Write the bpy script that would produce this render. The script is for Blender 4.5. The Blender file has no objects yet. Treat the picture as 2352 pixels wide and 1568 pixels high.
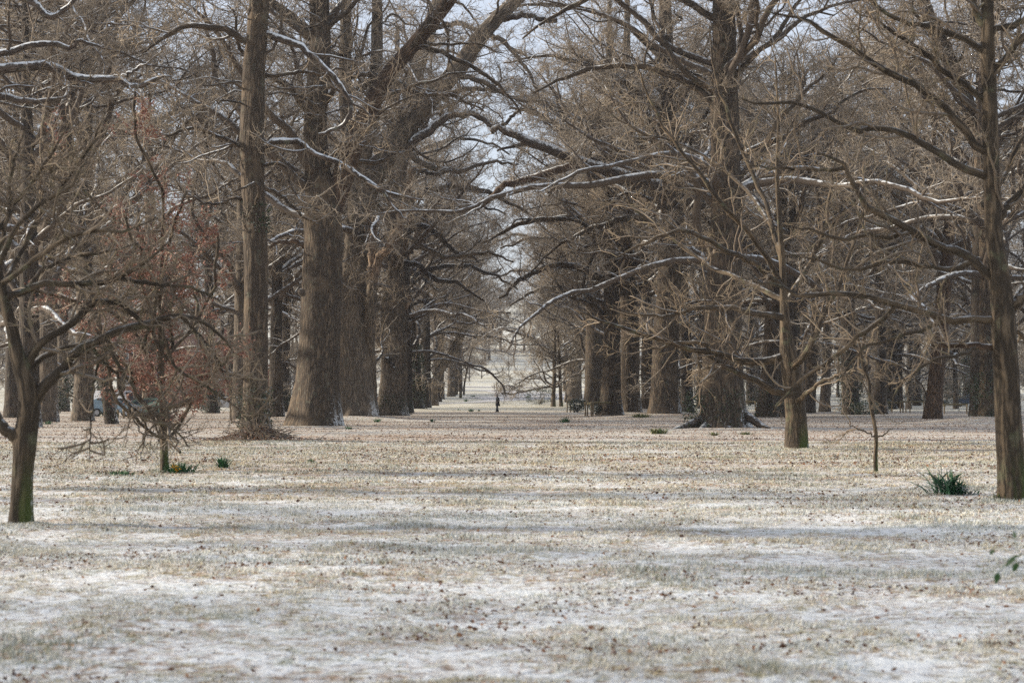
import bpy, bmesh, math, random
import numpy as np
from mathutils import Vector

# ------------------------------------------------------------------ camera, world, sun, exposure
sc = bpy.context.scene
COL = sc.collection
CAM_H, FPX, CU, HV = 1.6, 4594.0, 1176.0, 909.5     # eye height; focal length, centre and horizon in a 2352 x 1568 frame
cam_d = bpy.data.cameras.new('camera')
cam = bpy.data.objects.new('camera', cam_d); COL.objects.link(cam)
cam.location = (0, 0, CAM_H); cam.rotation_euler = (math.pi/2, 0, 0)
cam_d.sensor_width = 36; cam_d.lens = FPX*36/2352; cam_d.shift_y = 125.5/2352
cam_d.clip_start = 0.5; cam_d.clip_end = 6000
cam_d.dof.use_dof = True; cam_d.dof.focus_distance = 118; cam_d.dof.aperture_fstop = 3.6
sc.camera = cam

SUN_DIR = Vector((-0.93, 0.16, 0.36)).normalized()
SUN_EL = math.asin(SUN_DIR.z); SUN_AZ = math.atan2(SUN_DIR.x, SUN_DIR.y)
w = bpy.data.worlds.new('World'); sc.world = w; w.use_nodes = True
nt = w.node_tree; nt.nodes.clear()
sky = nt.nodes.new('ShaderNodeTexSky'); sky.sky_type = 'NISHITA'; sky.sun_disc = False
sky.sun_elevation = SUN_EL; sky.sun_rotation = SUN_AZ
sky.air_density = 1.0; sky.dust_density = 1.2; sky.ozone_density = 1.6
bg = nt.nodes.new('ShaderNodeBackground'); bg.inputs['Strength'].default_value = 0.122
wo = nt.nodes.new('ShaderNodeOutputWorld')
veil = nt.nodes.new('ShaderNodeMix'); veil.data_type = 'RGBA'; veil.inputs[0].default_value = .72     # thin even high cloud over the clear sky
nt.links.new(sky.outputs[0], veil.inputs[6]); veil.inputs[7].default_value = (3.5, 3.7, 4.25, 1)
nt.links.new(veil.outputs[2], bg.inputs['Color']); nt.links.new(bg.outputs[0], wo.inputs['Surface'])
sl = bpy.data.lights.new('sun', 'SUN'); sl.energy = 4.5; sl.angle = math.radians(1.6); sl.color = (1.0, 0.90, 0.76)
so = bpy.data.objects.new('sun', sl); COL.objects.link(so)
so.rotation_euler = (-SUN_DIR).to_track_quat('-Z', 'Y').to_euler(); so.location = SUN_DIR*200
sc.view_settings.view_transform = 'Standard'; sc.view_settings.look = 'None'
sc.view_settings.gamma = 1; sc.view_settings.use_curve_mapping = False
sc.view_settings.exposure = 0.86
sc.render.engine = 'CYCLES'
cy = sc.cycles
cy.max_bounces = 5; cy.diffuse_bounces = 3; cy.glossy_bounces = 2; cy.transmission_bounces = 3; cy.transparent_max_bounces = 6
cy.volume_bounces = 0
cy.sample_clamp_indirect = 1.5
cy.use_denoising = False

# ------------------------------------------------------------------ helpers
def link(o): COL.objects.link(o); return o
def tag(o, label=None, cat=None, group=None, kind=None):
    if label: o['label'] = label
    if cat: o['category'] = cat
    if group: o['group'] = group
    if kind: o['kind'] = kind
    return o
def empty(name, loc, rz=0.0):
    o = bpy.data.objects.new(name, None); link(o); o.location = loc; o.rotation_euler = (0, 0, rz)
    o.empty_display_size = 0.3
    return o
def nrm(a): return a/np.maximum(np.linalg.norm(a, axis=-1, keepdims=True), 1e-9)
NTRI = [0]
def mesh(name, V, quads=None, tris=None, mats=(), attrs=None, smooth=True, vec=None, mi=None):
    """one mesh from numpy arrays"""
    me = bpy.data.meshes.new(name)
    V = np.asarray(V, np.float32)
    q = np.zeros((0, 4), np.int32) if quads is None else np.asarray(quads, np.int32)
    t = np.zeros((0, 3), np.int32) if tris is None else np.asarray(tris, np.int32)
    loops = np.concatenate([q.ravel(), t.ravel()])
    starts = np.concatenate([np.arange(len(q))*4, len(q)*4+np.arange(len(t))*3]).astype(np.int32)
    me.vertices.add(len(V)); me.vertices.foreach_set('co', V.ravel())
    me.loops.add(len(loops)); me.loops.foreach_set('vertex_index', loops.astype(np.int32))
    me.polygons.add(len(starts)); me.polygons.foreach_set('loop_start', starts)
    me.update(calc_edges=True)
    me.polygons.foreach_set('use_smooth', np.full(len(starts), smooth))
    for m in mats: me.materials.append(m)
    if mi is not None: me.polygons.foreach_set('material_index', np.asarray(mi, np.int32))
    for k, a in (attrs or {}).items():
        at = me.attributes.new(k, 'FLOAT', 'POINT'); at.data.foreach_set('value', np.asarray(a, np.float32))
    for k, a in (vec or {}).items():
        at = me.attributes.new(k, 'FLOAT_VECTOR', 'POINT'); at.data.foreach_set('vector', np.asarray(a, np.float32).ravel())
    NTRI[0] += len(q)*2+len(t)
    return me
def obj(name, me, parent=None, loc=None):
    o = bpy.data.objects.new(name, me); link(o)
    if parent is not None: o.parent = parent
    if loc is not None: o.location = loc
    return o
def copy_tree(o, parent=None):
    c = o.copy(); link(c); c.parent = parent
    for ch in o.children: copy_tree(ch, c)
    return c

class Vn:
    """periodic value noise on a grid, for shaping trunks and scattering ground cover"""
    def __init__(s, rng, n=64): s.g = rng.random((n, n)); s.n = n
    def __call__(s, x, y):
        x = np.asarray(x, float); y = np.asarray(y, float)
        i = np.floor(x).astype(int); j = np.floor(y).astype(int); a = x-i; b = y-j
        a = a*a*(3-2*a); b = b*b*(3-2*b); n = s.n; g = s.g
        return (g[i % n, j % n]*(1-a)+g[(i+1) % n, j % n]*a)*(1-b)+(g[i % n, (j+1) % n]*(1-a)+g[(i+1) % n, (j+1) % n]*a)*b
RG = np.random.default_rng(11)
VN = Vn(RG)

# ------------------------------------------------------------------ terrain
HX = np.array([-50, 205, 250, 330, 459, 600, 800, 1100.]); HZ = np.array([0, 0, .25, 1.35, 3.6, 11.5, 27, 55.])
def hill(y):
    z = np.interp(y, HX, HZ)
    for s in (8, 16): z = (z+np.interp(np.asarray(y)-s, HX, HZ)+np.interp(np.asarray(y)+s, HX, HZ))/3
    return np.where(np.asarray(y) < 185, 0, z)
MOUNDS = []
def gz(x, y):
    x = np.asarray(x, float); y = np.asarray(y, float)
    z = hill(y)+0.10*(VN(x*.06+3, y*.11+5)-.5)+0.05*(VN(x*.3+9, y*.5)-.5)*np.clip(60/np.maximum(y, 1), .3, 1)
    for (mx, my, h, r) in MOUNDS: z = z+h*np.exp(-((x-mx)**2+(y-my)**2)/(r*r))
    return z
def PW(u, v, d): return np.array([(u-CU)/FPX*d, d, CAM_H+(HV-v)/FPX*d])
def hit(u, v):
    """the ground point seen along a line of sight"""
    d = np.linspace(8, 800, 8000); x = (u-CU)/FPX*d; z = CAM_H+(HV-v)/FPX*d
    k = np.argmax(gz(x, d) >= z); return float(x[k]), float(d[k])

# ------------------------------------------------------------------ materials
class NT:
    def __init__(s, name):
        s.m = bpy.data.materials.new(name); s.m.use_nodes = True; s.t = s.m.node_tree; s.t.nodes.clear()
        s.out = s.t.nodes.new('ShaderNodeOutputMaterial'); s.b = s.t.nodes.new('ShaderNodeBsdfPrincipled')
        s.t.links.new(s.b.outputs[0], s.out.inputs['Surface'])
        s.b.inputs['Roughness'].default_value = .85; s.b.inputs['Specular IOR Level'].default_value = .2
    def n(s, k, **kw):
        x = s.t.nodes.new(k)
        for a, v in kw.items(): setattr(x, a, v)
        return x
    def l(s, a, b): s.t.links.new(a, b)
    def set(s, sock, v):
        if isinstance(v, bpy.types.NodeSocket): s.l(v, sock)
        else: sock.default_value = v
    def math(s, op, a, b=0.0, c=0.0, clamp=False):
        x = s.n('ShaderNodeMath', operation=op, use_clamp=clamp)
        s.set(x.inputs[0], a); s.set(x.inputs[1], b); s.set(x.inputs[2], c); return x.outputs[0]
    def mix(s, f, a, b):
        x = s.n('ShaderNodeMix', data_type='RGBA'); s.set(x.inputs[0], f)
        for i, v in ((6, a), (7, b)):
            if isinstance(v, tuple): x.inputs[i].default_value = (*v, 1)
            else: s.l(v, x.inputs[i])
        return x.outputs[2]
    def ss(s, v, a, b):
        x = s.n('ShaderNodeMapRange', interpolation_type='SMOOTHSTEP'); s.set(x.inputs[0], v)
        s.set(x.inputs[1], a); s.set(x.inputs[2], b); return x.outputs[0]
    def noise(s, vec, scale, detail=4, rough=.6, out=0):
        x = s.n('ShaderNodeTexNoise'); s.l(vec, x.inputs['Vector']); x.inputs['Scale'].default_value = scale
        x.inputs['Detail'].default_value = detail; x.inputs['Roughness'].default_value = rough; return x.outputs[out]
    def vscale(s, vec, sx, sy, sz):
        x = s.n('ShaderNodeVectorMath', operation='MULTIPLY'); s.l(vec, x.inputs[0]); x.inputs[1].default_value = (sx, sy, sz); return x.outputs[0]
    def attr(s, name, out='Fac'): return s.n('ShaderNodeAttribute', attribute_name=name).outputs[out]
    def pos(s): return s.n('ShaderNodeNewGeometry').outputs['Position']
    def normal(s):
        x = s.n('ShaderNodeSeparateXYZ'); s.l(s.n('ShaderNodeNewGeometry').outputs['Normal'], x.inputs[0]); return x.outputs
    def color(s, c): s.set(s.b.inputs['Base Color'], (*c, 1) if isinstance(c, tuple) else c)
    def bump(s, h, dist, strength=1.0):
        x = s.n('ShaderNodeBump'); x.inputs['Strength'].default_value = strength; x.inputs['Distance'].default_value = dist
        s.l(h, x.inputs['Height']); s.l(x.outputs[0], s.b.inputs['Normal'])

SNOW = (.785, .80, .785)
def bark_mat(name, dark, light, lichen=(.16, .17, .12), lich=.35, snow=1.0, moss=0.0, windy=1.0, topb=0.0):
    m = NT(name); bk = m.attr('bk', 'Vector'); rad = m.attr('rad'); p = m.pos()
    ridg = m.noise(m.vscale(bk, 8.5, 8.5, 1.5), 1.0, 3, .55); ridg = m.math('ABSOLUTE', m.math('SUBTRACT', m.math('MULTIPLY', ridg, 2.0), 1.0))
    rf = m.ss(ridg, .0, .36)
    c = m.mix(rf, dark, light)
    c = m.mix(m.math('MULTIPLY', m.ss(m.noise(m.vscale(bk, 2.4, 2.4, .30), 1.0, 4, .6), .40, .72), .55), c, tuple(x*1.25 for x in dark))
    c = m.mix(m.math('MULTIPLY', m.ss(m.noise(p, .8, 3), .52, .7), .5), c, (light[0]*1.15, light[1]*1.12, light[2]*1.05))
    c = m.mix(m.math('MULTIPLY', m.ss(m.noise(p, 3.3, 4), .56, .7), lich), c, lichen)
    o = m.n('ShaderNodeObjectInfo').outputs['Random']
    c = m.mix(m.math('MULTIPLY', o, .25), c, (light[0]*.8, light[1]*.86, light[2]*.95))
    nx, ny, nz = m.normal()
    pn = m.noise(p, 5.0, 4, .7)
    top = m.math('ADD', nz, m.math('MULTIPLY', m.math('SUBTRACT', pn, .5), 1.7))
    top = m.math('MULTIPLY', m.math('MULTIPLY', m.ss(m.math('ADD', top, topb), .66, .98), m.ss(m.noise(p, 2.3, 3), .34, .5)), m.ss(rad, .015, .06))
    z = m.n('ShaderNodeSeparateXYZ'); m.l(m.n('ShaderNodeTexCoord').outputs['Object'], z.inputs[0])
    wind = m.math('ADD', m.math('MULTIPLY', nx, 1.0), m.math('ADD', m.math('MULTIPLY', nz, .8), m.math('MULTIPLY', m.math('SUBTRACT', m.noise(p, 7.0, 4, .75), .5), 2.2)))
    wind = m.math('MULTIPLY', m.ss(wind, .95, 1.2), m.math('MULTIPLY', m.ss(z.outputs[2], 2.0, .1), .75*windy))
    if moss:
        mf = m.math('MULTIPLY', m.ss(z.outputs[2], 1.0, .05), m.ss(m.math('ADD', nx, m.math('MULTIPLY', m.noise(p, 6, 3), .8)), .1, .9))
        c = m.mix(m.math('MULTIPLY', mf, moss), c, (.07, .12, .015))
    sf = m.math('MULTIPLY', m.math('MAXIMUM', top, wind), snow)
    m.color(m.mix(sf, c, SNOW)); m.bump(m.math('ADD', rf, m.math('MULTIPLY', pn, .3)), .03, .7)
    return m.m
def twig_mat(name, a, b, snow=.85, lich=None):
    m = NT(name); p = m.pos(); rad = m.attr('rad')
    c = m.mix(m.ss(m.noise(p, .8, 3), .35, .68), a, b)
    o = m.n('ShaderNodeObjectInfo').outputs['Random']
    c = m.mix(m.math('MULTIPLY', o, .4), c, tuple(x*.7 for x in a))
    if lich: c = m.mix(m.math('MULTIPLY', m.ss(m.noise(p, 7, 3), .5, .68), .5), c, lich)
    c = m.mix(m.ss(rad, .010, .045), c, (.085, .066, .050))
    nx, ny, nz = m.normal()
    top = m.math('ADD', nz, m.math('MULTIPLY', m.math('SUBTRACT', m.noise(p, 3.0, 3), .5), 1.6))
    sf = m.math('MULTIPLY', m.math('MULTIPLY', m.ss(top, .5, .9), m.ss(rad, .008, .035)), snow)
    m.color(m.mix(sf, c, SNOW)); return m.m
M = {}
M['bark'] = bark_mat('oak_bark', (.029, .022, .016), (.142, .104, .069))
M['bark_snowy'] = bark_mat('snow_topped_bark', (.036, .027, .021), (.15, .115, .088), lich=.45, topb=.42)
M['root'] = bark_mat('root_bark', (.03, .024, .017), (.12, .088, .06), lichen=(.06, .075, .03), lich=.6, snow=.55, windy=.6)
M['bark_dark'] = bark_mat('dark_bark', (.023, .018, .014), (.102, .078, .056))
M['bark_grey'] = bark_mat('grey_bark', (.048, .038, .029), (.20, .156, .112), lich=.4)
M['bark_red'] = bark_mat('ruddy_bark', (.04, .027, .019), (.165, .108, .068), lich=.1)
M['bark_young'] = bark_mat('young_bark', (.034, .026, .018), (.142, .104, .066), lichen=(.14, .15, .085), lich=.45, moss=.5, snow=.45)
M['snag'] = bark_mat('dead_wood', (.06, .042, .03), (.30, .21, .14), lich=.2, snow=.6)
M['twig'] = twig_mat('twigs', (.325, .262, .19), (.19, .154, .115))
M['twig_far'] = twig_mat('far_twigs', (.325, .27, .205), (.20, .167, .13))
M['twig_near'] = twig_mat('near_twigs', (.26, .20, .14), (.11, .085, .062), lich=(.22, .19, .10), snow=.35)

def flat_mat(name, c, rough=.8, var=0, scale=8, spec=.2, metal=0):
    m = NT(name); m.b.inputs['Roughness'].default_value = rough; m.b.inputs['Specular IOR Level'].default_value = spec
    m.b.inputs['Metallic'].default_value = metal
    if var: m.color(m.mix(m.noise(m.pos(), scale, 4), tuple(x*(1-var) for x in c), tuple(min(1, x*(1+var)) for x in c)))
    else: m.color(c)
    return m.m
def leaf_mat(name, cols, snow=0.0):
    m = NT(name); a = m.attr('g')
    r = m.n('ShaderNodeValToRGB'); m.l(a, r.inputs[0]); e = r.color_ramp.elements
    while len(e) < len(cols): e.new(.5)
    for k, c in enumerate(cols): e[k].position = k/(len(cols)-1); e[k].color = (*c, 1)
    c = r.outputs[0]
    if snow:
        nx, ny, nz = m.normal(); c = m.mix(m.math('MULTIPLY', m.ss(m.math('ADD', m.math('ABSOLUTE', nz), m.math('MULTIPLY', m.math('SUBTRACT', m.noise(m.pos(), 4, 3), .5), 2.0)), .7, 1.0), snow), c, SNOW)
    m.color(c); m.b.inputs['Roughness'].default_value = .6
    return m.m
M['dead_leaf'] = leaf_mat('dead_leaves', [(.075, .035, .02), (.15, .07, .035), (.22, .115, .06), (.11, .055, .035)], snow=.5)
M['beech_leaf'] = leaf_mat('retained_leaves', [(.16, .065, .045), (.24, .105, .07), (.30, .15, .105), (.20, .105, .08)])
M['ivy'] = leaf_mat('ivy_leaves', [(.012, .022, .010), (.03, .05, .02), (.05, .075, .03)], snow=.35)
M['blade'] = leaf_mat('daffodil_leaves', [(.014, .055, .022), (.03, .10, .035), (.055, .14, .05)])
M['blade_snow'] = leaf_mat('snow_dusted_daffodil_leaves', [(.012, .05, .024), (.025, .09, .04), (.05, .13, .06)], snow=.4)
M['tuft'] = leaf_mat('tuft_blades', [(.05, .085, .03), (.11, .14, .05), (.22, .19, .09)])
M['tuft_dark'] = leaf_mat('dark_tuft_blades', [(.07, .07, .04), (.15, .13, .075), (.26, .20, .12)], snow=.5)
M['holly'] = leaf_mat('shrub_leaves', [(.012, .022, .012), (.022, .04, .02), (.04, .06, .03)], snow=.5)

def ground_cover(m, p, tuft=False):
    """shared between the soil sheet and the blades standing on it: snow cover and its inputs"""
    y = m.n('ShaderNodeSeparateXYZ'); m.l(p, y.inputs[0]); Y = y.outputs[1]
    big = m.noise(m.vscale(p, .12, .24, .1), 1.0, 3, .5)
    mid = m.noise(m.vscale(p, .9, 1.5, .5), 1.0, 4, .6)
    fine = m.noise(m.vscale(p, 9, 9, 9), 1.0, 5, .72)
    v = m.math('ADD', m.math('MULTIPLY', big, .26), m.math('ADD', m.math('MULTIPLY', mid, .26), m.math('MULTIPLY', fine, 1.07)))
    if tuft: v = m.math('SUBTRACT', v, m.math('MULTIPLY', m.math('SUBTRACT', m.attr('tuft'), .5), .20))
    near = m.ss(Y, 52, 16)
    far = m.ss(Y, 190, 230)
    thr = m.math('ADD', m.math('SUBTRACT', .822, m.math('MULTIPLY', near, .070)), m.math('MULTIPLY', far, -.03))
    return m.ss(v, m.math('SUBTRACT', thr, .17), m.math('ADD', thr, .16)), big, mid, fine, Y
def ground_material():
    m = NT('frosty_ground'); p = m.pos()
    snow, big, mid, fine, Y = ground_cover(m, p, True)
    straw = m.mix(m.ss(m.noise(p, 2.2, 3), .35, .65), (.40, .275, .14), (.31, .27, .125))
    green = m.mix(m.ss(mid, .5, .66), straw, (.21, .22, .095))
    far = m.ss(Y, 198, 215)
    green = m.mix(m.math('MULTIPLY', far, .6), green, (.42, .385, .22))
    vo = m.n('ShaderNodeTexVoronoi'); m.l(m.vscale(p, 9, 9, 9), vo.inputs['Vector']); vo.inputs['Scale'].default_value = 1
    sx = m.n('ShaderNodeSeparateColor'); m.l(vo.outputs['Color'], sx.inputs[0])
    lt = m.math('ADD', m.ss(big, .62, .36), m.math('MULTIPLY', m.ss(Y, 25, 62), .30))
    lf = m.math('MULTIPLY', m.ss(m.math('ADD', sx.outputs[0], m.math('MULTIPLY', lt, .45)), .70, .80), m.math('SUBTRACT', 1.0, m.math('MULTIPLY', far, .9)))
    leaf = m.mix(sx.outputs[1], (.13, .065, .035), (.42, .23, .12))
    c = m.mix(m.math('MULTIPLY', lf, .8), green, leaf)
    c = m.mix(m.math('MULTIPLY', snow, .93), c, SNOW)
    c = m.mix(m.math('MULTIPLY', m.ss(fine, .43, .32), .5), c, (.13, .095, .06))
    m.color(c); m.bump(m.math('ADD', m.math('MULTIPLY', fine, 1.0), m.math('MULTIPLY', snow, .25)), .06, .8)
    return m.m
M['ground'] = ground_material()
def grass_material():
    m = NT('frosted_grass'); p = m.pos(); g = m.attr('g')
    snow, big, mid, fine, Y = ground_cover(m, p)
    r = m.n('ShaderNodeValToRGB'); m.l(g, r.inputs[0]); e = r.color_ramp.elements
    for k, c in enumerate([(.14, .15, .06), (.26, .235, .10), (.45, .36, .17), (.55, .45, .25)]):
        if k > 1: e.new(.5)
    for k, c in enumerate([(.14, .15, .06), (.26, .235, .10), (.45, .36, .17), (.55, .45, .25)]): e[k].position = k/3; e[k].color = (*c, 1)
    fr = m.math('ADD', m.math('MULTIPLY', snow, .62), m.math('MULTIPLY', m.attr('f'), .5), clamp=True)
    m.color(m.mix(m.math('MULTIPLY', fr, .9), r.outputs[0], SNOW)); return m.m
M['grass'] = grass_material()
M['snow_path'] = flat_mat('snowy_path', (.62, .60, .58), .8, .22, 1.3)
M['wood'] = flat_mat('weathered_timber', (.23, .17, .10), .85, .3, 6)
M['moss_wood'] = flat_mat('mossy_timber', (.15, .125, .07), .9, .35, 5)

# ------------------------------------------------------------------ tubes and growth
def tubes(P, R, sides, apex=True):
    N, K, _ = P.shape
    T = np.empty_like(P); T[:, 1:-1] = P[:, 2:]-P[:, :-2]; T[:, 0] = P[:, 1]-P[:, 0]; T[:, -1] = P[:, -1]-P[:, -2]; T = nrm(T)
    mean = nrm(P[:, -1]-P[:, 0]); ref = np.where(np.abs(mean[:, 2:3]) < .8, [[0, 0, 1.]], [[1., 0, 0]])[:, None, :]
    A = nrm(np.cross(T, ref)); B = np.cross(T, A)
    KR = K-1 if apex else K
    th = np.arange(sides)*2*np.pi/sides
    ring = P[:, :KR, None, :]+R[:, :KR, None, None]*(np.cos(th)[None, None, :, None]*A[:, :KR, None, :]+np.sin(th)[None, None, :, None]*B[:, :KR, None, :])
    rad = np.repeat(R[:, :KR, None], sides, 2)
    per = KR*sides+(1 if apex else 0)
    V = np.empty((N, per, 3)); V[:, :KR*sides] = ring.reshape(N, -1, 3)
    rr = np.empty((N, per)); rr[:, :KR*sides] = rad.reshape(N, -1)
    if apex: V[:, -1] = P[:, -1]; rr[:, -1] = R[:, -1]
    k, s = np.meshgrid(np.arange(KR-1), np.arange(sides), indexing='ij')
    s2 = (s+1) % sides
    q = np.stack([k*sides+s, k*sides+s2, (k+1)*sides+s2, (k+1)*sides+s], -1).reshape(-1, 4)
    Q = (q[None]+(np.arange(N)*per)[:, None, None]).reshape(-1, 4)
    Tt = np.zeros((0, 3), int)
    if apex:
        s = np.arange(sides); t = np.stack([(KR-1)*sides+s, (KR-1)*sides+(s+1) % sides, np.full(sides, per-1)], -1)
        Tt = (t[None]+(np.arange(N)*per)[:, None, None]).reshape(-1, 3)
    return V.reshape(-1, 3), Q, Tt, rr.ravel()
def join(parts):
    V, Q, T, R, o = [], [], [], [], 0
    for v, q, t, r in parts:
        V.append(v); Q.append(q+o); T.append(t+o); R.append(r); o += len(v)
    return np.concatenate(V), np.concatenate(Q), np.concatenate(T), np.concatenate(R)
def catmull(pts, n):
    p = np.asarray(pts, float); p = np.vstack([2*p[0]-p[1], p, 2*p[-1]-p[-2]])
    segs = len(p)-3; t = np.linspace(0, segs-1e-6, n); i = t.astype(int); f = (t-i)[:, None]
    a, b, c, d = p[i], p[i+1], p[i+2], p[i+3]
    return .5*(2*b+(c-a)*f+(2*a-5*b+4*c-d)*f*f+(3*b-a-3*c+d)*f**3)
KC = 20     # points on every main curve
def spawn(P, R, dens, t0, t1, lmin, lmax, ang, K, wig, up, rfac, rtip, rng, shape=.45, up0=0.0, flat=1.0, rlen=.022, bias=None):
    N, K0, _ = P.shape
    L = np.linalg.norm(np.diff(P, axis=1), axis=2).sum(1)*(t1-t0)
    n = max(1, int(round((L*dens).sum())))
    idx = rng.choice(N, n, p=L/L.sum()); t = rng.uniform(t0, t1, n)
    f = t*(K0-1); i = np.minimum(f.astype(int), K0-2); a = (f-i)[:, None]
    p = P[idx, i]*(1-a)+P[idx, i+1]*a; T = nrm(P[idx, i+1]-P[idx, i])
    r = R[idx, i]*(1-a[:, 0])+R[idx, i+1]*a[:, 0]
    q = rng.normal(size=(n, 3)); q[:, 2] *= flat; q = nrm(q-T*(q*T).sum(1, keepdims=True))
    A = rng.uniform(ang*.6, ang*1.35, n)[:, None]
    d = np.cos(A)*T+np.sin(A)*q; d[:, 2] += up0
    if bias is not None: d = d+np.array(bias)
    d = nrm(d)
    ln = rng.uniform(lmin, lmax, n)*(1-shape*(t-t0)/max(t1-t0, 1e-6))
    r0 = np.maximum(np.minimum(r*rfac*rng.uniform(.75, 1.1, n), ln*rlen), rtip*1.15)
    pts = np.empty((n, K, 3)); pts[:, 0] = p; st = (ln/(K-1))[:, None]
    for k in range(1, K):
        d = nrm(d+rng.normal(size=(n, 3))*wig+np.array([0, 0, up])); pts[:, k] = pts[:, k-1]+d*st
    tt = np.linspace(0, 1, K)[None]
    rad = r0[:, None]*(1-tt)**.8+rtip*tt
    return pts, rad
def branches(curves, rng, d2=1.0, d3=2.4, d4=5.0, d5=2.0, l2=(1.6, 3.8), l3=(.8, 1.7), l4=(.35, .8), l5=(.15, .35), r4=.0042, up=.05, wig=.30, floor=None, t0=.22, up2=.1, ang=.95):
    """everything finer than the limbs: branches, branchlets, twigs, shoots"""
    P = np.stack([c[0] for c in curves]); R = np.stack([c[1] for c in curves])
    out = []
    P2, R2 = spawn(P, R, d2, t0, .99, l2[0], l2[1], ang, 8, wig, up, .55, .011, rng, up0=up2, flat=.9)
    out.append(tubes(P2, R2, 4))
    P3, R3 = spawn(P2, R2, d3, .12, 1, l3[0], l3[1], .95, 5, wig*1.1, up, .65, r4*1.5, rng)
    out.append(tubes(P3, R3, 3))
    P4, R4 = spawn(P3, R3, d4, .1, 1, l4[0], l4[1], .9, 3, wig*1.05, up, .8, r4, rng, rlen=.03)
    out.append(tubes(P4, R4, 3))
    if d5:
        P5, R5 = spawn(P4, R4, d5, .15, 1, l5[0], l5[1], .85, 2, wig*.6, up, .8, r4*.8, rng, rlen=.05)
        out.append(tubes(P5, R5, 3))
    V, Q, T, r = join(out)
    if floor is not None: V[:, 2] = np.maximum(V[:, 2], floor+np.abs(V[:, 2]-floor)*.1*(V[:, 2] < floor))
    return V, Q, T, r, (P3, P4)
def wood_tube(name, P, R, mat, parent, rng, sides=10, flare=0.0, flare_h=1.2, ridges=0.0, lobes=5, closed_top=False):
    """trunk or limb: one tapering tube with bark relief; bk holds straightened coordinates for the bark pattern"""
    K = len(P)
    T = np.gradient(P, axis=0); T = nrm(T); mean = nrm(P[-1]-P[0])
    ref = np.array([0, 1., 0]) if abs(mean[1]) < .8 else np.array([0, 0, 1.])
    A = nrm(np.cross(T, ref)); B = np.cross(T, A)
    s = np.concatenate([[0], np.cumsum(np.linalg.norm(np.diff(P, axis=0), axis=1))])
    th = np.arange(sides)*2*np.pi/sides
    o1, o2 = rng.uniform(0, 40, 2)
    TH, S = np.meshgrid(th, s); rr = np.repeat(R[:, None], sides, 1)
    low = sum(math.pow(.6, k)*np.sin(TH*(k+1)+S*rng.uniform(-.5, .5)/max(R[0]*1.5, .05)+rng.uniform(0, 6)) for k in range(4))
    fac = 1+.045*low+.10*(VN(TH*6/np.pi+o1, S/max(R[0]*1.6, .1)+o2)-.5)
    if ridges:
        nv = np.maximum(8, int(2*np.pi*R[0]/.11))
        rn = 1-np.abs(2*VN(TH*nv/(2*np.pi)+S*.6+o1, S*1.7+o2)-1)
        rr = rr*fac+ridges*(rn-.5)
    else: rr = rr*fac
    if flare:
        lob = .45+.55*np.clip(sum(np.cos(lobes*TH*.5*k+rng.uniform(0, 6)) for k in (1, 2)), -1, 1)**2
        h = np.maximum(P[:, 2]-P[0, 2]-.35, 0)[:, None]
        rr = rr+R[0]*flare*np.exp(-h/(flare_h*(.35+.65*lob)))*(.35+.65*lob)
    V = P[:, None, :]+rr[..., None]*(np.cos(TH)[..., None]*A[:, None, :]+np.sin(TH)[..., None]*B[:, None, :])
    bk = np.stack([np.cos(TH)*R[:, None]+o1, np.sin(TH)*R[:, None]+o2, S], -1)
    k, j = np.meshgrid(np.arange(K-1), np.arange(sides), indexing='ij'); j2 = (j+1) % sides
    Q = np.stack([k*sides+j, k*sides+j2, (k+1)*sides+j2, (k+1)*sides+j], -1).reshape(-1, 4)
    V = V.reshape(-1, 3); bk = bk.reshape(-1, 3); rad = rr.ravel()
    n = len(V); V = np.vstack([V, P[-1]+T[-1]*R[-1]*.3]); bk = np.vstack([bk, bk[-1]]); rad = np.append(rad, R[-1])
    jj = np.arange(sides); Tt = np.stack([(K-1)*sides+jj, (K-1)*sides+(jj+1) % sides, np.full(sides, n)], -1)
    return obj(name, mesh(name, V, Q, Tt, [mat], {'rad': rad}, vec={'bk': bk}), parent)
def leaf_cards(C, size, rng, tilt=1.0, aspect=.55, droop=0.0):
    """folded four-vertex leaves at points C"""
    n = len(C); a = rng.uniform(0, 2*np.pi, n); d = np.stack([np.cos(a), np.sin(a), rng.normal(0, .5*tilt, n)-droop], 1); d = nrm(d)
    s = nrm(np.cross(d, rng.normal(size=(n, 3))*np.array([tilt, tilt, 1])+np.array([0, 0, .6]))); L = rng.uniform(.6, 1.3, n)[:, None]*size
    up = np.cross(d, s); w = L*aspect*.5
    V = np.stack([C, C+d*L*.5+s*w+up*w*.35, C+d*L, C+d*L*.5-s*w+up*w*.35], 1).reshape(-1, 3)
    i = np.arange(n)[:, None]*4; T = np.concatenate([i+[0, 1, 2], i+[0, 2, 3]]); g = np.repeat(rng.random(n), 4)
    return V, T, g

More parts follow.
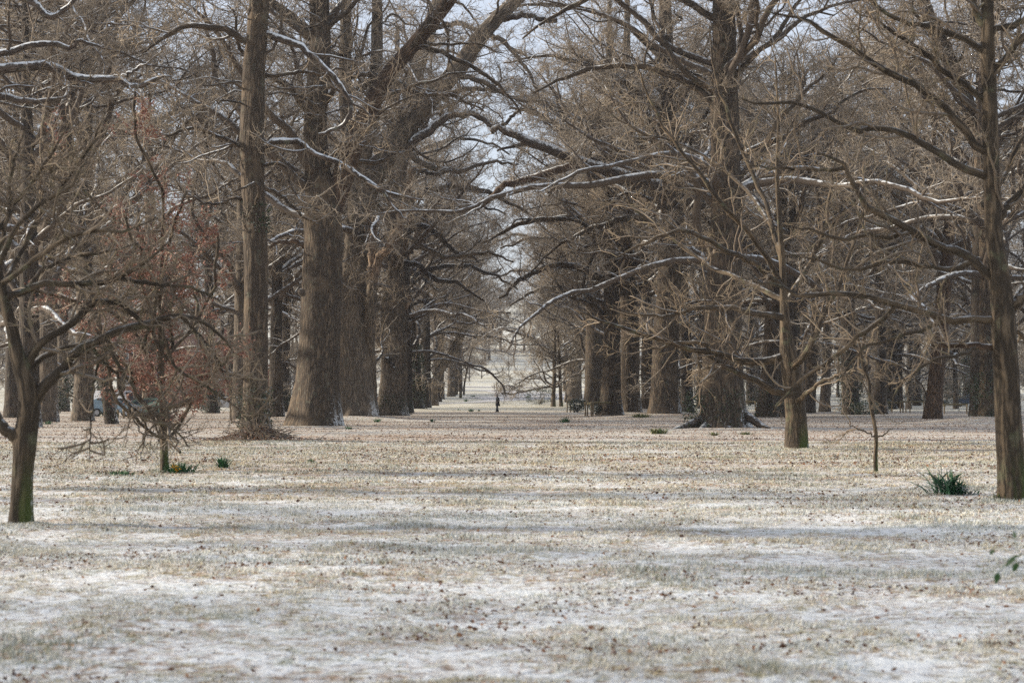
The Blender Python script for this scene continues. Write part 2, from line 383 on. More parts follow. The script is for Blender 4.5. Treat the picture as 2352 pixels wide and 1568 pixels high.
# ------------------------------------------------------------------ trees
def curve(pts, radii, rng, jit=0.0, K=KC):
    P = catmull(pts, K); R = np.interp(np.linspace(0, 1, K), np.linspace(0, 1, len(radii)), radii)
    if jit: P[1:] += rng.normal(size=(K-1, 3))*jit
    return P, np.asarray(R, float)
def pcurve(pts, radii, d, origin, rng, jit=0.0, K=KC, dd=None):
    """curve from sighted points at depth d (plus dd per point); radii in the same sighted units"""
    dep = [d+(p[2] if len(p) > 2 else 0) for p in pts]
    W = np.array([PW(p[0], p[1], q) for p, q in zip(pts, dep)])-origin
    return curve(W, [r/FPX*d for r in radii], rng, jit, K)
def sighted_tree(name, d, trunk, radii, label, limbs=(), stems=(), group=None, bark='bark', tw='twig', seed=0, flare=.5, flare_h=1.0, mound=None,
                 nl=0.0, ll=(4, 8), lt=(.35, .97), crown=None, sides=40, ridges=.05, cat='tree', lobes=5, kt=46, limb_up=.02, crown_from=None, turns=3, bias=None, lift=2.0):
    rng = np.random.default_rng(seed+100)
    b = PW(trunk[0][0], trunk[0][1], d)
    g0 = float(gz(b[0], b[1])); mh = b[2]-g0
    if mound is None: mound = 3.2
    MOUNDS.append((b[0], b[1], mh, mound))
    r0 = radii[0]/FPX*d; MOUNDS.append((b[0], b[1], min(.10, .09*r0), 3.2*r0))
    root = empty(name, (b[0], b[1], b[2])); tag(root, label, cat, group)
    tp, tr = pcurve(trunk, radii, d, b, rng, K=kt)
    base = tp[0].copy(); base[2] -= .35
    P = np.vstack([base, tp]); R = np.append(tr[0], tr)
    wood_tube('trunk', P, R, M[bark], root, rng, sides, flare, flare_h, ridges, lobes)
    cur = []
    for s in stems:
        sg = len(s) > 2 and s[2] == 'snag'; c = pcurve(s[0], s[1], d, b, rng, (.03 if sg else .004)*d/60); wood_tube('stem', c[0], c[1]*(1+(.16 if sg else 0)*rng.normal(size=KC)), M[s[2] if len(s) > 2 else bark], root, rng, max(10, sides//2), ridges=ridges*(3 if sg else .6)); cur.append(c)
    for s in limbs:
        c = pcurve(s[0], s[1], d, b, rng, .024*d/60); wood_tube('limb', c[0], c[1], M[s[2] if len(s) > 2 else bark], root, rng, 10); cur.append(c)
    tk = resample(tp, tr)
    if nl:
        P2, R2 = spawn(tk[0][None], tk[1][None], nl, lt[0], lt[1], ll[0], ll[1], 1.15, KC, .20, limb_up, .5, .03, rng, shape=.3, up0=.15, rlen=.018, bias=bias)
        for k in range(len(P2)):
            wood_tube('limb', P2[k], R2[k], M[bark], root, rng, 8); cur.append((P2[k], R2[k]))
        for (sp, sr) in [c for c in cur[:len(stems)]]:
            P3, R3 = spawn(sp[None], sr[None], nl*.8, .3, .98, ll[0]*.7, ll[1]*.7, 1.0, KC, .2, limb_up, .5, .03, rng, shape=.4, up0=.1, rlen=.018)
            for k in range(len(P3)):
                wood_tube('limb', P3[k], R3[k], M[bark], root, rng, 7); cur.append((P3[k], R3[k]))
    if crown_from is not None:
        me = [q for q in crown_from.children if q.name.startswith('crown')][0].data; a0 = rng.uniform(0, 6)
        for q in range(turns):
            c = obj('crown', me, root); c.rotation_euler = (0, 0, a0+q*2.3); c.scale = (1.3-.08*q, 1.3-.08*q, 1.02-.03*q); c.location = (0, 0, lift)
        if not nl: return root, cur, None, rng
    tip = (tp[int(kt*.6):], tr[int(kt*.6):]); cur.append(resample(*tip))
    V, Q, T, r, tw_pts = branches(cur, rng, floor=.5-b[2], **(crown or {}))
    obj('crown', mesh('crown', V, Q, T, [M[tw]], {'rad': r}), root)
    return root, cur, tw_pts, rng
def resample(P, R, K=KC):
    t = np.linspace(0, 1, len(P)); q = np.linspace(0, 1, K)
    return np.stack([np.interp(q, t, P[:, k]) for k in range(3)], 1), np.interp(q, t, R)
def ivy(root, P, R, rng, n, h0, h1, size=.09, side=None, spread=.10, mat='ivy', name='ivy'):
    """ivy leaves on a trunk between two heights; P, R in the tree's own space"""
    t = rng.uniform(h0, h1, n); k = np.array([np.interp(t, P[:, 2], P[:, j]) for j in range(3)]).T; r = np.interp(t, P[:, 2], R)
    a = rng.uniform(0, 2*np.pi, n) if side is None else rng.normal(side, .8, n)
    dirs = np.stack([np.cos(a), np.sin(a), 0*a], 1)
    C = k+dirs*(r*1.12+np.abs(rng.normal(0, spread, n)))[:, None]
    V, T, g = leaf_cards(C, size, rng, aspect=.8, droop=.4)
    return obj(name, mesh(name, V, tris=T, mats=[M[mat]], attrs={'g': g}, smooth=False), root)

# ------------------------------------------------------------------ a few grown trees, each copied where such a tree stands
def grown_tree(name, H, r, seed, nl, ll, lt, crown, bark='bark_grey', tw='twig_far', lean=.012, flat=.02, turns=2):
    rng = np.random.default_rng(seed)
    root = empty(name, (0, 0, 0))
    n = 9; t = np.linspace(0, 1, n); W = np.stack([np.cumsum(rng.normal(0, lean*H/8, n))*t, np.cumsum(rng.normal(0, lean*H/8, n))*t, t*H], 1)
    P, R = curve(W, [r*q for q in (1.08, .97, .9, .82, .7, .55, .38, .22, .05)], rng, K=26)
    base = P[0].copy(); base[2] = -.5
    wood_tube('trunk', np.vstack([base, P]), np.append(R[0], R), M[bark], root, rng, 16, .3, .8, .01)
    P2, R2 = spawn(*[a[None] for a in resample(P, R)], nl, lt[0], lt[1], ll[0], ll[1], 1.2, KC, .17, flat, .5, .02, rng, shape=.12, up0=.12, rlen=.019)
    cur = [(P2[k], R2[k]) for k in range(len(P2))]; cur.append(resample(P[14:], R[14:]))
    V1, Q1, T1, r1 = tubes(P2, R2, 6)
    V, Q, T, rr, _ = branches(cur, rng, floor=.4, **crown)
    V, Q, T, rr = join([(V1, Q1, T1, r1), (V, Q, T, rr)])
    me = mesh('crown', V, Q, T, [M[tw]], {'rad': rr})
    for q in range(turns):
        c = obj('crown', me, root); c.rotation_euler = (0, 0, q*6.28/turns+q*.35); c.scale = (1.28-.08*q, 1.28-.08*q, 1-.03*q)
    return root
FC = dict(t0=.32, d2=1.4, d3=2.8, d4=5.0, d5=4.0, r4=.0088, l4=(.4, .95), l5=(.25, .65))
big = [grown_tree('oak_tree', 27, .62, 501, .8, (9, 15), (.27, .97), FC, flat=.03), grown_tree('oak_tree', 26, .58, 502, .8, (9, 15), (.19, .97), dict(FC, t0=.3), bark='bark_dark', flat=-.01),
       grown_tree('oak_tree', 28, .55, 508, .9, (8, 13), (.24, .98), FC, bark='bark_dark', flat=.06)]
SC = dict(FC, d2=1.3, d3=2.6, d5=3.5, r4=.012)
slim = [grown_tree('slender_tree', 17, .24, 503, 1.2, (3, 6), (.12, .97), SC, lean=.05, flat=.05), grown_tree('slender_tree', 15, .2, 504, 1.3, (3, 6), (.08, .97), SC, bark='bark_dark', lean=.06, flat=.04)]
low = [grown_tree('thicket_tree', 7, .10, 505, 3.2, (1.5, 4), (.04, .97), dict(d2=1.6, d3=2.6, d4=4, d5=1.5, r4=.012, l2=(.8, 2), l3=(.4, 1)), bark='bark_dark', lean=.08, flat=.06)]

# ------------------------------------------------------------------ the avenue's old trees (sighted points: u, v in a 2352 x 1568 frame)
LEFT, RIGHT = 'old oaks in the left avenue row', 'old oaks in the right avenue row'
HC = dict(d2=1.3, d3=2.7, d4=5.0, d5=4.5, r4=.0075, l4=(.4, .95), l5=(.25, .6))
# tall slim trunk with the brush mound
tc, cur, tw, rg = sighted_tree('lime_tree', 70, [(588, 1012), (585, 930), (586, 850), (586, 760), (588, 600), (583, 450), (580, 320), (584, 160), (592, 40), (595, -150), (600, -420)],
    [30, 29, 28, 28, 27, 26, 26, 25, 23, 19, 8], 'tall slim straight trunk rising from a low mound of ivy and brush', seed=1, flare=.35, flare_h=.7, bark='bark', nl=.5, lt=(.12, .95), ll=(2.5, 5.5), limb_up=.0,
    limbs=[([(590, 84), (620, 82), (659, 95), (696, 110), (732, 146), (773, 190), (802, 227), (795, 278), (762, 300), (732, 308)], [9, 9, 9, 8, 8, 7, 6, 5, 4, 3], 'bark_snowy'),
           ([(592, 345), (618, 333), (652, 322), (692, 326), (714, 348), (762, 370), (804, 385), (864, 428), (911, 447), (973, 458)], [9, 8, 8, 7, 7, 6, 6, 5, 4, 2], 'bark_snowy'),
           ([(804, 385), (840, 415), (875, 439), (904, 476), (940, 513)], [5, 4, 4, 3, 2], 'bark_snowy'),
           ([(585, 95), (560, 92), (527, 70), (476, 64), (421, 62), (359, 99), (330, 125)], [9, 9, 8, 7, 6, 4, 2]),
           ([(583, 352), (560, 340), (505, 315), (439, 293), (384, 311), (340, 300)], [7, 6, 5, 4, 3, 2]),
           ([(590, 425), (619, 436), (659, 461), (707, 505), (735, 515)], [6, 5, 4, 3, 2]),
           ([(583, 470), (540, 455), (490, 470), (430, 450)], [5, 4, 3, 2])], crown=dict(HC, d2=1.0))
trk = catmull(np.array([PW(u, v, 70) for u, v in ((588, 1030), (585, 930), (586, 760), (588, 600), (583, 450))])-np.array(tc.location), 30)
ivy(tc, trk, np.full(30, .42), rg, 900, 0.0, 1.9, .085, spread=.12)
ivy(tc, trk, np.full(30, .42), rg, 160, 7.3, 8.3, .085, side=-.6, spread=.08)

# widest oak, left row
td, cur, tw, rg = sighted_tree('oak_tree', 104, [(727, 981), (729, 930), (732, 870), (735, 800), (738, 700), (741, 600), (741, 520), (738, 455), (727, 395), (723, 300), (728, 200), (735, 100), (733, 0), (735, -150), (742, -330)],
    [55, 52, 49, 47, 46, 46, 45, 42, 31, 27, 25, 24, 22, 15, 5], 'widest dark oak trunk of the left row, knobbed on one side, forked above', group=LEFT, seed=2, bias=(.5, 0, 0), crown_from=big[0], turns=1, flare=.38, flare_h=1.5, sides=64, kt=70, nl=.4, lt=(.50, .95), ll=(7, 13),
    stems=[([(752, 500), (768, 460), (790, 400), (820, 311), (856, 238), (889, 176), (950, 105), (1021, 18), (1065, -50), (1100, -140), (1150, -300)], [26, 26, 25, 22, 20, 18, 17, 15, 12, 8, 4], 'bark_red')],
    limbs=[([(950, 105), (1010, 120), (1080, 150), (1150, 200), (1200, 260)], [7, 6, 5, 4, 2]), ([(889, 176), (960, 215), (1040, 220), (1110, 255)], [7, 6, 4, 2]),
           ([(733, 105), (715, 82), (690, 62), (655, 30), (625, 5), (600, -30)], [13, 14, 13, 12, 11, 10], 'bark_grey'),
           ([(705, 565), (680, 556), (650, 555), (622, 562), (600, 572)], [8, 6, 5, 4, 2], 'bark_red'),
           ([(800, 380), (830, 372), (870, 372), (905, 352), (950, 345)], [7, 6, 5, 4, 2]),
           ([(880, 190), (850, 170), (820, 176), (790, 190)], [6, 5, 4, 2])], crown=HC)
kb = np.array(PW(694, 671, 103.6))-np.array(td.location)
c = curve([kb+np.array([.30, .1, 0]), kb, kb+np.array([-.16, -.12, .04])], [.28, .22, .10], rg, K=8); wood_tube('burl', c[0], c[1], M['bark_grey'], td, rg, 14)
# third trunk, with the great leaning limb and the broken dead stem
te, cur, tw, rg = sighted_tree('oak_tree', 135, [(815, 955), (814, 905), (813, 850), (812, 750), (816, 650), (821, 560), (823, 500), (818, 430), (803, 330), (792, 200), (795, 80), (793, 0), (792, -150), (795, -320)],
    [42, 39, 38, 37, 33, 30, 26, 18, 16, 14, 13, 12, 8, 3], 'oak whose great limb leans over the avenue, with a broken pale stem beside it', group=LEFT, seed=3, bias=(.5, 0, 0), crown_from=big[1], turns=1, flare=.3, sides=56, kt=60, bark='bark_grey', nl=.35, lt=(.45, .95), ll=(7, 13),
    stems=[([(826, 520), (838, 460), (860, 405), (885, 365), (911, 330), (966, 256), (1039, 172), (1113, 73), (1165, 20), (1210, -20), (1280, -80), (1360, -170)], [22, 24, 24, 24, 23, 21, 20, 18, 16, 13, 9, 4]),
           ([(822, 480), (838, 360), (858, 260), (864, 165), (867, 48), (866, -60), (880, -220)], [14, 15, 15, 14, 13, 9, 4], 'bark_grey'),
           ([(853, 957, .6), (852, 900, .5), (850, 840, .2), (848, 780, -.4), (850, 720, -1), (853, 670, -1.4), (855, 640, -1.5)], [17, 14, 13, 13, 13, 12, 11], 'bark_grey'),
           ([(853, 660, -1.4), (856, 620, -1.6), (857, 580, -1.7), (855, 535, -1.7), (850, 495, -1.7), (851, 470, -1.7)], [11, 9, 8, 7, 5, 2], 'snag'),
           ([(856, 640, -1.6), (872, 592, -2.2), (893, 571, -2.8), (911, 531, -3), (925, 480, -3), (938, 432, -3), (946, 398, -3), (953, 382, -3)], [9, 10, 9, 9, 7, 7, 6, 3], 'snag')],
    limbs=[([(1113, 73), (1160, 100), (1210, 160), (1240, 230)], [7, 5, 4, 2]),
           ([(1039, 172), (1100, 185), (1180, 225), (1260, 235)], [7, 6, 4, 2]), ([(911, 330), (980, 380), (1060, 390), (1130, 370), (1190, 380)], [8, 7, 5, 4, 2]),
           ([(1150, 42), (1171, 40), (1204, 36), (1240, 43), (1277, 50)], [8, 8, 8, 7, 7], 'bark_snowy'),
           ([(948, 392, -3), (975, 394, -3), (1005, 401, -3), (1027, 393, -3)], [5, 5, 4, 3], 'bark_dark'),
           ([(905, 345), (935, 335), (966, 315), (1000, 288), (1032, 264), (1060, 262), (1091, 260), (1113, 278), (1128, 291)], [10, 11, 11, 10, 9, 8, 8, 7, 4], 'bark_snowy')], crown=HC)
ivy(te, *resample(catmull(np.array([PW(u, v, 135) for u, v in ((826, 520), (885, 365), (966, 256), (1000, 215))])-np.array(te.location), 20), np.full(20, .6)), rg, 500, 13.5, 19.5, .10, spread=.2)
# pollarded oak with stubs and a burr
tf, cur, tw, rg = sighted_tree('oak_tree', 165, [(900, 957), (903, 920), (905, 880), (906, 800), (904, 740), (903, 690), (906, 633), (909, 570), (905, 500), (915, 400), (935, 280), (952, 183), (985, 70), (1003, 22), (1020, -60), (1045, -220)],
    [34, 32, 31, 31, 30, 27, 17, 16, 16, 17, 18, 18, 17, 15, 11, 4], 'old oak with snow-capped broken stubs and a burr on its trunk', group=LEFT, seed=4, bias=(.5, 0, 0), crown_from=big[0], turns=2, flare=.35, sides=56, kt=60, bark='bark_grey', nl=.4, lt=(.42, .95), ll=(7, 13),
    stems=[([(888, 800), (874, 785), (866, 760), (861, 735), (862, 690), (858, 640)], [11, 10, 10, 9, 6, 3], 'bark_grey')],
    limbs=[([(985, 70), (1050, 55), (1130, 85), (1220, 135)], [7, 6, 4, 2]), ([(905, 520), (960, 560), (1030, 590), (1110, 580), (1180, 600)], [7, 6, 5, 4, 2]),
           ([(906, 480), (980, 440), (1060, 430), (1140, 450), (1210, 490)], [9, 8, 7, 6, 5, 2]), ([(935, 280), (1000, 230), (1080, 205), (1160, 215)], [9, 8, 7, 6, 5, 2]),
           ([(912, 712), (916, 690), (919, 672), (923, 655)], [7, 7, 6, 5], 'snag'), ([(920, 728), (928, 712), (937, 692), (941, 680)], [7, 7, 6, 4], 'snag'),
           ([(922, 745), (932, 742), (938, 748), (940, 760)], [9, 8, 7, 4], 'bark_grey'),
           ([(905, 560), (960, 520), (1010, 540), (1040, 575), (1100, 600)], [8, 7, 6, 5, 2], 'bark_dark'),
           ([(910, 600), (960, 610), (1000, 640), (1050, 650), (1110, 690)], [7, 6, 6, 4, 2], 'bark_dark')], crown=HC)
for (u, v, r) in ((890, 827, .30), (899, 838, .24), (905, 846, .18)):
    k0 = np.array(PW(u, v, 163.7))-np.array(tf.location)
    c = curve([k0+np.array([0, .4, .05]), k0+np.array([0, .05, 0]), k0+np.array([0, -.12, -.05])], [r, r*.95, r*.5], rg, K=7); wood_tube('burr', c[0], c[1], M['bark_dark'], tf, rg, 12)
fp = np.array([PW(u, v, 165) for u, v in ((900, 957), (905, 880), (906, 800))])-np.array(tf.location)
ivy(tf, catmull(fp, 12), np.full(12, 1.25), rg, 420, -.1, 1.9, .11, side=-1.9, spread=.08)
ivy(tf, catmull(fp, 12), np.full(12, 1.35), rg, 260, -.1, 1.5, .11, side=-.5, spread=.12)
# next ones down the left row
tg, cur, tw, rg = sighted_tree('oak_tree', 215, [(951, 939), (949, 880), (945, 800), (938, 740), (932, 690), (925, 620), (920, 560), (915, 450), (910, 300), (915, 60)],
    [23, 20, 19, 18, 15, 13, 12, 10, 7, 3], 'dark ivy-clad oak with a broken snowy shoulder, behind the pollarded one', group=LEFT, seed=5, flare=.2, sides=32, bark='bark_dark', crown_from=big[2], turns=2, nl=.4, lt=(.3, .95), ll=(8, 14), bias=(.6, 0, 0), crown=HC,
    limbs=[([(930, 660), (990, 620), (1060, 610), (1130, 630), (1190, 665)], [7, 6, 5, 4, 3, 2]), ([(918, 520), (1000, 480), (1080, 470), (1160, 490)], [7, 6, 5, 4, 3, 2]), ([(912, 380), (1000, 330), (1090, 320), (1170, 350)], [6, 5, 4, 3, 2]),
           ([(955, 742), (985, 722), (1005, 715), (1018, 722), (1040, 733), (1062, 745), (1090, 740)], [6, 6, 5, 5, 4, 3, 2], 'bark_snowy'),
           ([(958, 690), (1000, 700), (1030, 690), (1070, 720)], [5, 4, 3, 2])])
gp = np.array([PW(u, v, 215) for u, v in ((951, 939), (949, 880), (945, 800), (938, 740))])-np.array(tg.location)
ivy(tg, catmull(gp, 16), np.full(16, .93), rg, 2200, 0, 7, .17, spread=.2)
th_, cur, tw, rg = sighted_tree('oak_tree', 262, [(996, 941), (996, 905), (998, 880), (1008, 858), (1025, 832), (1042, 808), (1060, 775), (1075, 720), (1080, 640)],
    [12, 10, 10, 9, 8, 7, 6, 4, 2], 'small oak leaning right towards the walker, with burrs at its foot', group=LEFT, limbs=[([(1010, 850), (1060, 760), (1110, 720), (1170, 720)], [5, 4, 3, 2]), ([(1000, 880), (1020, 760), (1080, 650), (1150, 620)], [5, 4, 3, 2])], seed=6, crown_from=big[2], turns=2, flare=.2, sides=24, bark='bark_grey', nl=.8, lt=(.25, .95), ll=(4, 9), crown=HC,
    stems=[([(982, 938), (982, 900), (984, 870), (980, 820), (985, 740)], [7, 7, 6, 5, 3], 'bark_dark')])

# right row: the big root-flared trunk
t1, cur, tw, rg = sighted_tree('oak_tree', 98, [(1659, 985), (1660, 940), (1660, 900), (1658, 850), (1657, 780), (1660, 700), (1664, 600), (1668, 480), (1665, 380), (1662, 250), (1662, 120), (1661, 0), (1661, -150), (1665, -370)],
    [54, 51, 48, 46, 44, 42, 38, 34, 32, 31, 27, 24, 18, 6], 'big oak of the right row with wide snowy roots and ivy round its foot', group=RIGHT, limbs=[([(1662, 250), (1560, 180), (1440, 150), (1320, 170), (1220, 215)], [9, 8, 7, 5, 2]), ([(1662, 60), (1550, -10), (1420, -20), (1300, 20), (1200, 85)], [9, 8, 7, 5, 2])], seed=7, bias=(-.45, 0, 0), crown_from=big[1], turns=2, flare=.42, flare_h=.5, sides=72, kt=90, lobes=7, nl=.6, lt=(.40, .97), ll=(7, 13), mound=2.6, crown=dict(HC, d2=1.0))
for pts, rr in (([(1625, 955), (1590, 972), (1560, 984), (1525, 994)], [13, 9, 6, 2]), ([(1640, 962), (1622, 978), (1606, 992), (1592, 1002)], [12, 9, 6, 2]),
                ([(1700, 945), (1730, 965), (1762, 984), (1815, 994)], [12, 9, 6, 2]), ([(1690, 964), (1705, 982), (1722, 994), (1740, 1001)], [11, 8, 6, 2])):
    c = pcurve([(u, v, -.9*i) for i, (u, v) in enumerate(pts)], rr, 98, np.array(t1.location), rg, K=14); wood_tube('root', c[0], c[1], M['root'], t1, rg, 14, ridges=.03)
p1 = np.array([PW(u, v, 98) for u, v in ((1659, 985), (1660, 900), (1658, 820))])-np.array(t1.location)
ivy(t1, catmull(p1, 12), np.array([1.5, 1.3, 1.2, 1.12, 1.1, 1.08, 1.05, 1, 1, .98, .97, .96]), rg, 500, 0, 2.0, .08, side=-1.5, spread=.05)
ivy(t1, p1+np.array([[-1.55, -.6, 0]]*3), np.full(3, .12), rg, 420, 0.1, 1.9, .11, spread=.22)
t2, cur, tw, rg = sighted_tree('oak_tree', 145, [(1528, 950), (1528, 915), (1528, 860), (1530, 780), (1535, 680), (1540, 600), (1546, 520), (1550, 450), (1541, 330), (1535, 200), (1530, 80), (1528, -50), (1530, -260)],
    [33, 31, 30, 29, 28, 27, 26, 24, 19, 17, 15, 12, 4], 'oak with a long snow-topped limb arching left over the avenue', group=RIGHT, seed=8, bias=(-.45, 0, 0), crown_from=big[2], turns=2, flare=.28, sides=56, kt=56, nl=.4, lt=(.4, .95), ll=(7, 13),
    limbs=[([(1545, 520), (1460, 500), (1370, 520), (1290, 560), (1220, 625)], [8, 7, 6, 5, 3, 2]), ([(1538, 280), (1450, 200), (1350, 150), (1250, 130), (1160, 145)], [8, 7, 6, 5, 3, 2]), ([(1532, 150), (1440, 60), (1330, 20), (1220, 10), (1120, 35)], [8, 7, 6, 5, 3, 2]),
           ([(1552, 455), (1515, 432), (1479, 417), (1430, 403), (1387, 392), (1332, 373), (1277, 348), (1204, 319), (1160, 297), (1142, 292), (1128, 300)], [19, 18, 16, 14, 13, 13, 12, 11, 9, 7, 6], 'bark_snowy'),
           ([(1150, 296), (1165, 280), (1180, 262), (1205, 250), (1235, 248)], [5, 4, 4, 3, 2], 'bark_dark'),
           ([(1345, 379), (1310, 383), (1259, 397), (1204, 414), (1153, 430), (1127, 456), (1094, 482)], [9, 9, 9, 9, 8, 7, 4], 'bark_red'),
           ([(1540, 360), (1500, 300), (1470, 240), (1400, 170), (1330, 130)], [9, 8, 7, 5, 2], 'bark_dark')], crown=HC)
t3, cur, tw, rg = sighted_tree('oak_tree', 168, [(1446, 947), (1447, 900), (1447, 860), (1448, 780), (1443, 700), (1440, 640), (1435, 560), (1433, 450), (1436, 300), (1440, 100), (1442, -120)],
    [24, 22, 21, 20, 19, 18, 16, 14, 11, 8, 3], 'slightly bent oak trunk just left of the arching-limb oak in the right row', group=RIGHT, limbs=[([(1436, 560), (1380, 520), (1310, 500), (1240, 505), (1170, 525), (1110, 560)], [9, 8, 7, 6, 5, 2]), ([(1432, 480), (1370, 400), (1290, 350), (1210, 335), (1140, 345)], [9, 8, 7, 6, 5, 2])], seed=9, flare=.3, sides=44, crown_from=big[0], turns=2, nl=.4, lt=(.4, .95), ll=(8, 14), bias=(-.55, 0, 0), crown=HC)
t4, cur, tw, rg = sighted_tree('oak_tree', 160, [(1401, 955), (1403, 910), (1404, 870), (1405, 790), (1405, 700), (1400, 600), (1398, 450), (1399, 250), (1400, 0)],
    [26, 23, 21, 20, 18, 15, 12, 9, 4], 'oak trunk just right of the double-post timber railing', group=RIGHT, limbs=[([(1403, 650), (1340, 620), (1270, 610), (1200, 640), (1150, 685)], [9, 8, 7, 6, 5, 2]), ([(1398, 420), (1330, 330), (1250, 270), (1170, 245)], [9, 8, 7, 6, 5, 2])], seed=10, flare=.35, sides=44, crown_from=big[2], turns=2, nl=.4, lt=(.4, .95), ll=(8, 14), bias=(-.55, 0, 0), crown=HC)
t5, cur, tw, rg = sighted_tree('oak_tree', 228, [(1364, 929), (1365, 890), (1365, 850), (1366, 780), (1362, 690), (1355, 600), (1350, 450), (1340, 250)],
    [23, 21, 21, 20, 18, 14, 10, 3], 'broad oak trunk behind the shrubs and timber railing', group=RIGHT, limbs=[([(1358, 620), (1300, 560), (1230, 545), (1150, 570)], [7, 6, 5, 4, 2]), ([(1362, 700), (1300, 665), (1230, 668), (1170, 700)], [7, 6, 5, 4, 2]), ([(1350, 500), (1290, 430), (1220, 410), (1140, 430)], [6, 5, 4, 3, 2])], seed=11, flare=.2, sides=40, crown_from=big[2], turns=2, nl=.4, lt=(.3, .95), ll=(8, 14), bias=(-.55, 0, 0), crown=HC)
t6, cur, tw, rg = sighted_tree('oak_tree', 290, [(1315, 926), (1317, 890), (1316, 860), (1312, 830), (1316, 780), (1320, 700), (1320, 600), (1315, 480)],
    [18, 17, 16, 16, 14, 11, 6, 2], 'leaning oak with a thick branch reaching left, furthest large one of the right row', group=RIGHT, seed=12, crown_from=big[0], turns=2, flare=.15, sides=32, bark='bark_grey', nl=.6, ll=(6, 11), crown=HC, lt=(.3, .95),
    limbs=[([(1318, 700), (1260, 640), (1200, 620), (1130, 640)], [6, 5, 4, 3, 2]), ([(1320, 640), (1250, 560), (1180, 540), (1110, 570)], [6, 5, 4, 3, 2]),
           ([(1312, 840), (1302, 834), (1294, 829), (1270, 815), (1246, 794), (1225, 778), (1190, 765), (1150, 750)], [8, 8, 8, 7, 6, 5, 4, 2], 'bark_snowy'),
           ([(1312, 870), (1280, 880), (1240, 892), (1200, 900), (1170, 905), (1140, 898)], [4, 3, 3, 2, 2, 1], 'bark_dark')])
t7, cur, tw, rg = sighted_tree('oak_tree', 190, [(1487, 938), (1487, 900), (1486, 850), (1487, 780), (1485, 680), (1480, 560), (1475, 400), (1470, 200)],
    [14, 13, 13, 12, 11, 9, 6, 2], 'narrow oak trunk half hidden behind two wider ones', group=RIGHT, seed=13, flare=.3, sides=28, crown_from=big[0], turns=2)
# second row and further, each with its own lean
MID = [  # u, v, depth, half width, lean, label, bark
 (190, 966, 130, 22, 3, 'pale broad trunk beside the parked cars', 'bark_grey'), (488, 946, 190, 13, -4, 'dark leaning trunk in front of the snowy hedge bank', 'bark_dark'),
 (649, 940, 200, 13, 6, 'ivy-footed trunk seen between the slim trunk and the widest oak', 'bark_dark'), (256, 930, 112, 13, -25, 'dark trunk with a snow-streaked fork, standing behind the russet-leaved tree', 'bark_dark'),
 (1578, 937, 200, 14, -3, 'trunk with shelf-like fungi up its side', 'bark_dark'), (1607, 931, 240, 7, 2, 'slim dark trunk left of the big root-flared oak', 'bark_dark'),
 (1760, 946, 150, 22, 12, 'wide-footed trunk behind the small near oak, with a railing at its base', 'bark'), (1858, 940, 185, 13, 10, 'straight trunk with snow dust on its right side', 'bark'),
 (1895, 936, 205, 11, 4, 'flared slim trunk left of the ivy-covered one', 'bark_grey'), (1956, 936, 170, 19, -6, 'ivy-covered stout trunk on a leafy bank', 'bark_dark'),
 (2040, 925, 230, 17, 8, 'trunk behind the left end of the long railing', 'bark_dark'), (2143, 943, 142, 19, 14, 'reddish-brown trunk between the two timber railings', 'bark_red'),
 (2246, 927, 200, 12, 3, 'dark trunk standing behind the dark car', 'bark_dark'), (2196, 925, 232, 6, -2, 'thin pale trunk in front of the dark car', 'bark_grey'),
 (2088, 925, 232, 5, 3, 'thin trunk rising behind the long railing', 'bark_grey'), (1271, 937, 250, 5, 4, 'short thick stem of the slender pair by the right row', 'bark_young'),
 (1289, 937, 252, 4, -6, 'slender tall stem beside the avenue clearing', 'bark_young'), (80, 925, 165, 14, 6, 'dark trunk at the far left behind the near forked tree', 'bark_dark'),
 (1720, 902, 330, 5, 2, 'distant thin dark trunk seen past the root-flared oak', 'bark_dark'), (2222, 915, 280, 9, -5, 'ivy-green trunk rising behind the car roof', 'bark_dark')]
MIDROOT = {}
USED = set()
def middle_tree(k, u, d, hw, lean, lab, bk):
    rng = np.random.default_rng(700+k)
    r = hw/FPX*d; p = (big if r > .3 else slim)[k % (3 if r > .3 else 2)]
    o = copy_tree(p); x = (u-CU)/FPX*d; o.location = (x, d, float(gz(x, d))-.05)
    o.rotation_euler = (rng.normal(0, .02), math.atan(lean*.006), 0); tag(o, lab, 'tree', 'bare trees behind the avenue rows')
    for ch in o.children:
        if ch.name.startswith('trunk'):
            q = r/(.62, .58, .55)[k % 3] if r > .3 else r/(.24, .2)[k % 2]
            ch.scale = (q, q, 1); ch.material_slots[0].link = 'OBJECT'; ch.material_slots[0].material = M[bk]
        ch.rotation_euler = (0, 0, ch.rotation_euler.z+k*1.7)
    MIDROOT[k] = o
for k, (u, v, d, hw, lean, lab, bk) in enumerate(MID): middle_tree(k, u, d, hw, lean, lab, bk)
for k, n, h1, sz in ((2, 900, 2.2, .15), (9, 1500, 5.5, .13), (1, 500, 2.5, .15), (6, 500, 2.2, .12), (19, 1300, 7, .2), (3, 300, 3, .1)):
    u, v, d, hw = MID[k][:4]; rg = np.random.default_rng(400+k)
    z = np.linspace(0, 8, 8); ivy(MIDROOT[k], np.stack([0*z, 0*z, z], 1), np.full(8, hw/FPX*d*1.02), rg, n, 0, h1, sz, spread=.18)
for q, (dz, du) in enumerate(((2.2, .35), (1.5, .42), (.9, .35), (3.0, .3), (4.1, .45), (3.6, -.5))):
    u, v, d, hw = MID[4][:4]; rg = np.random.default_rng(90+q); x0 = du*hw/FPX*d*1.6
    c = curve([(x0*.5, -.35, dz), (x0, -.52, dz), (x0*1.2, -.66, dz-.03)], [.24, .26, .12], rg, K=6); wood_tube('bracket_fungus', c[0], c[1], M['bark_dark'], MIDROOT[4], rg, 10)

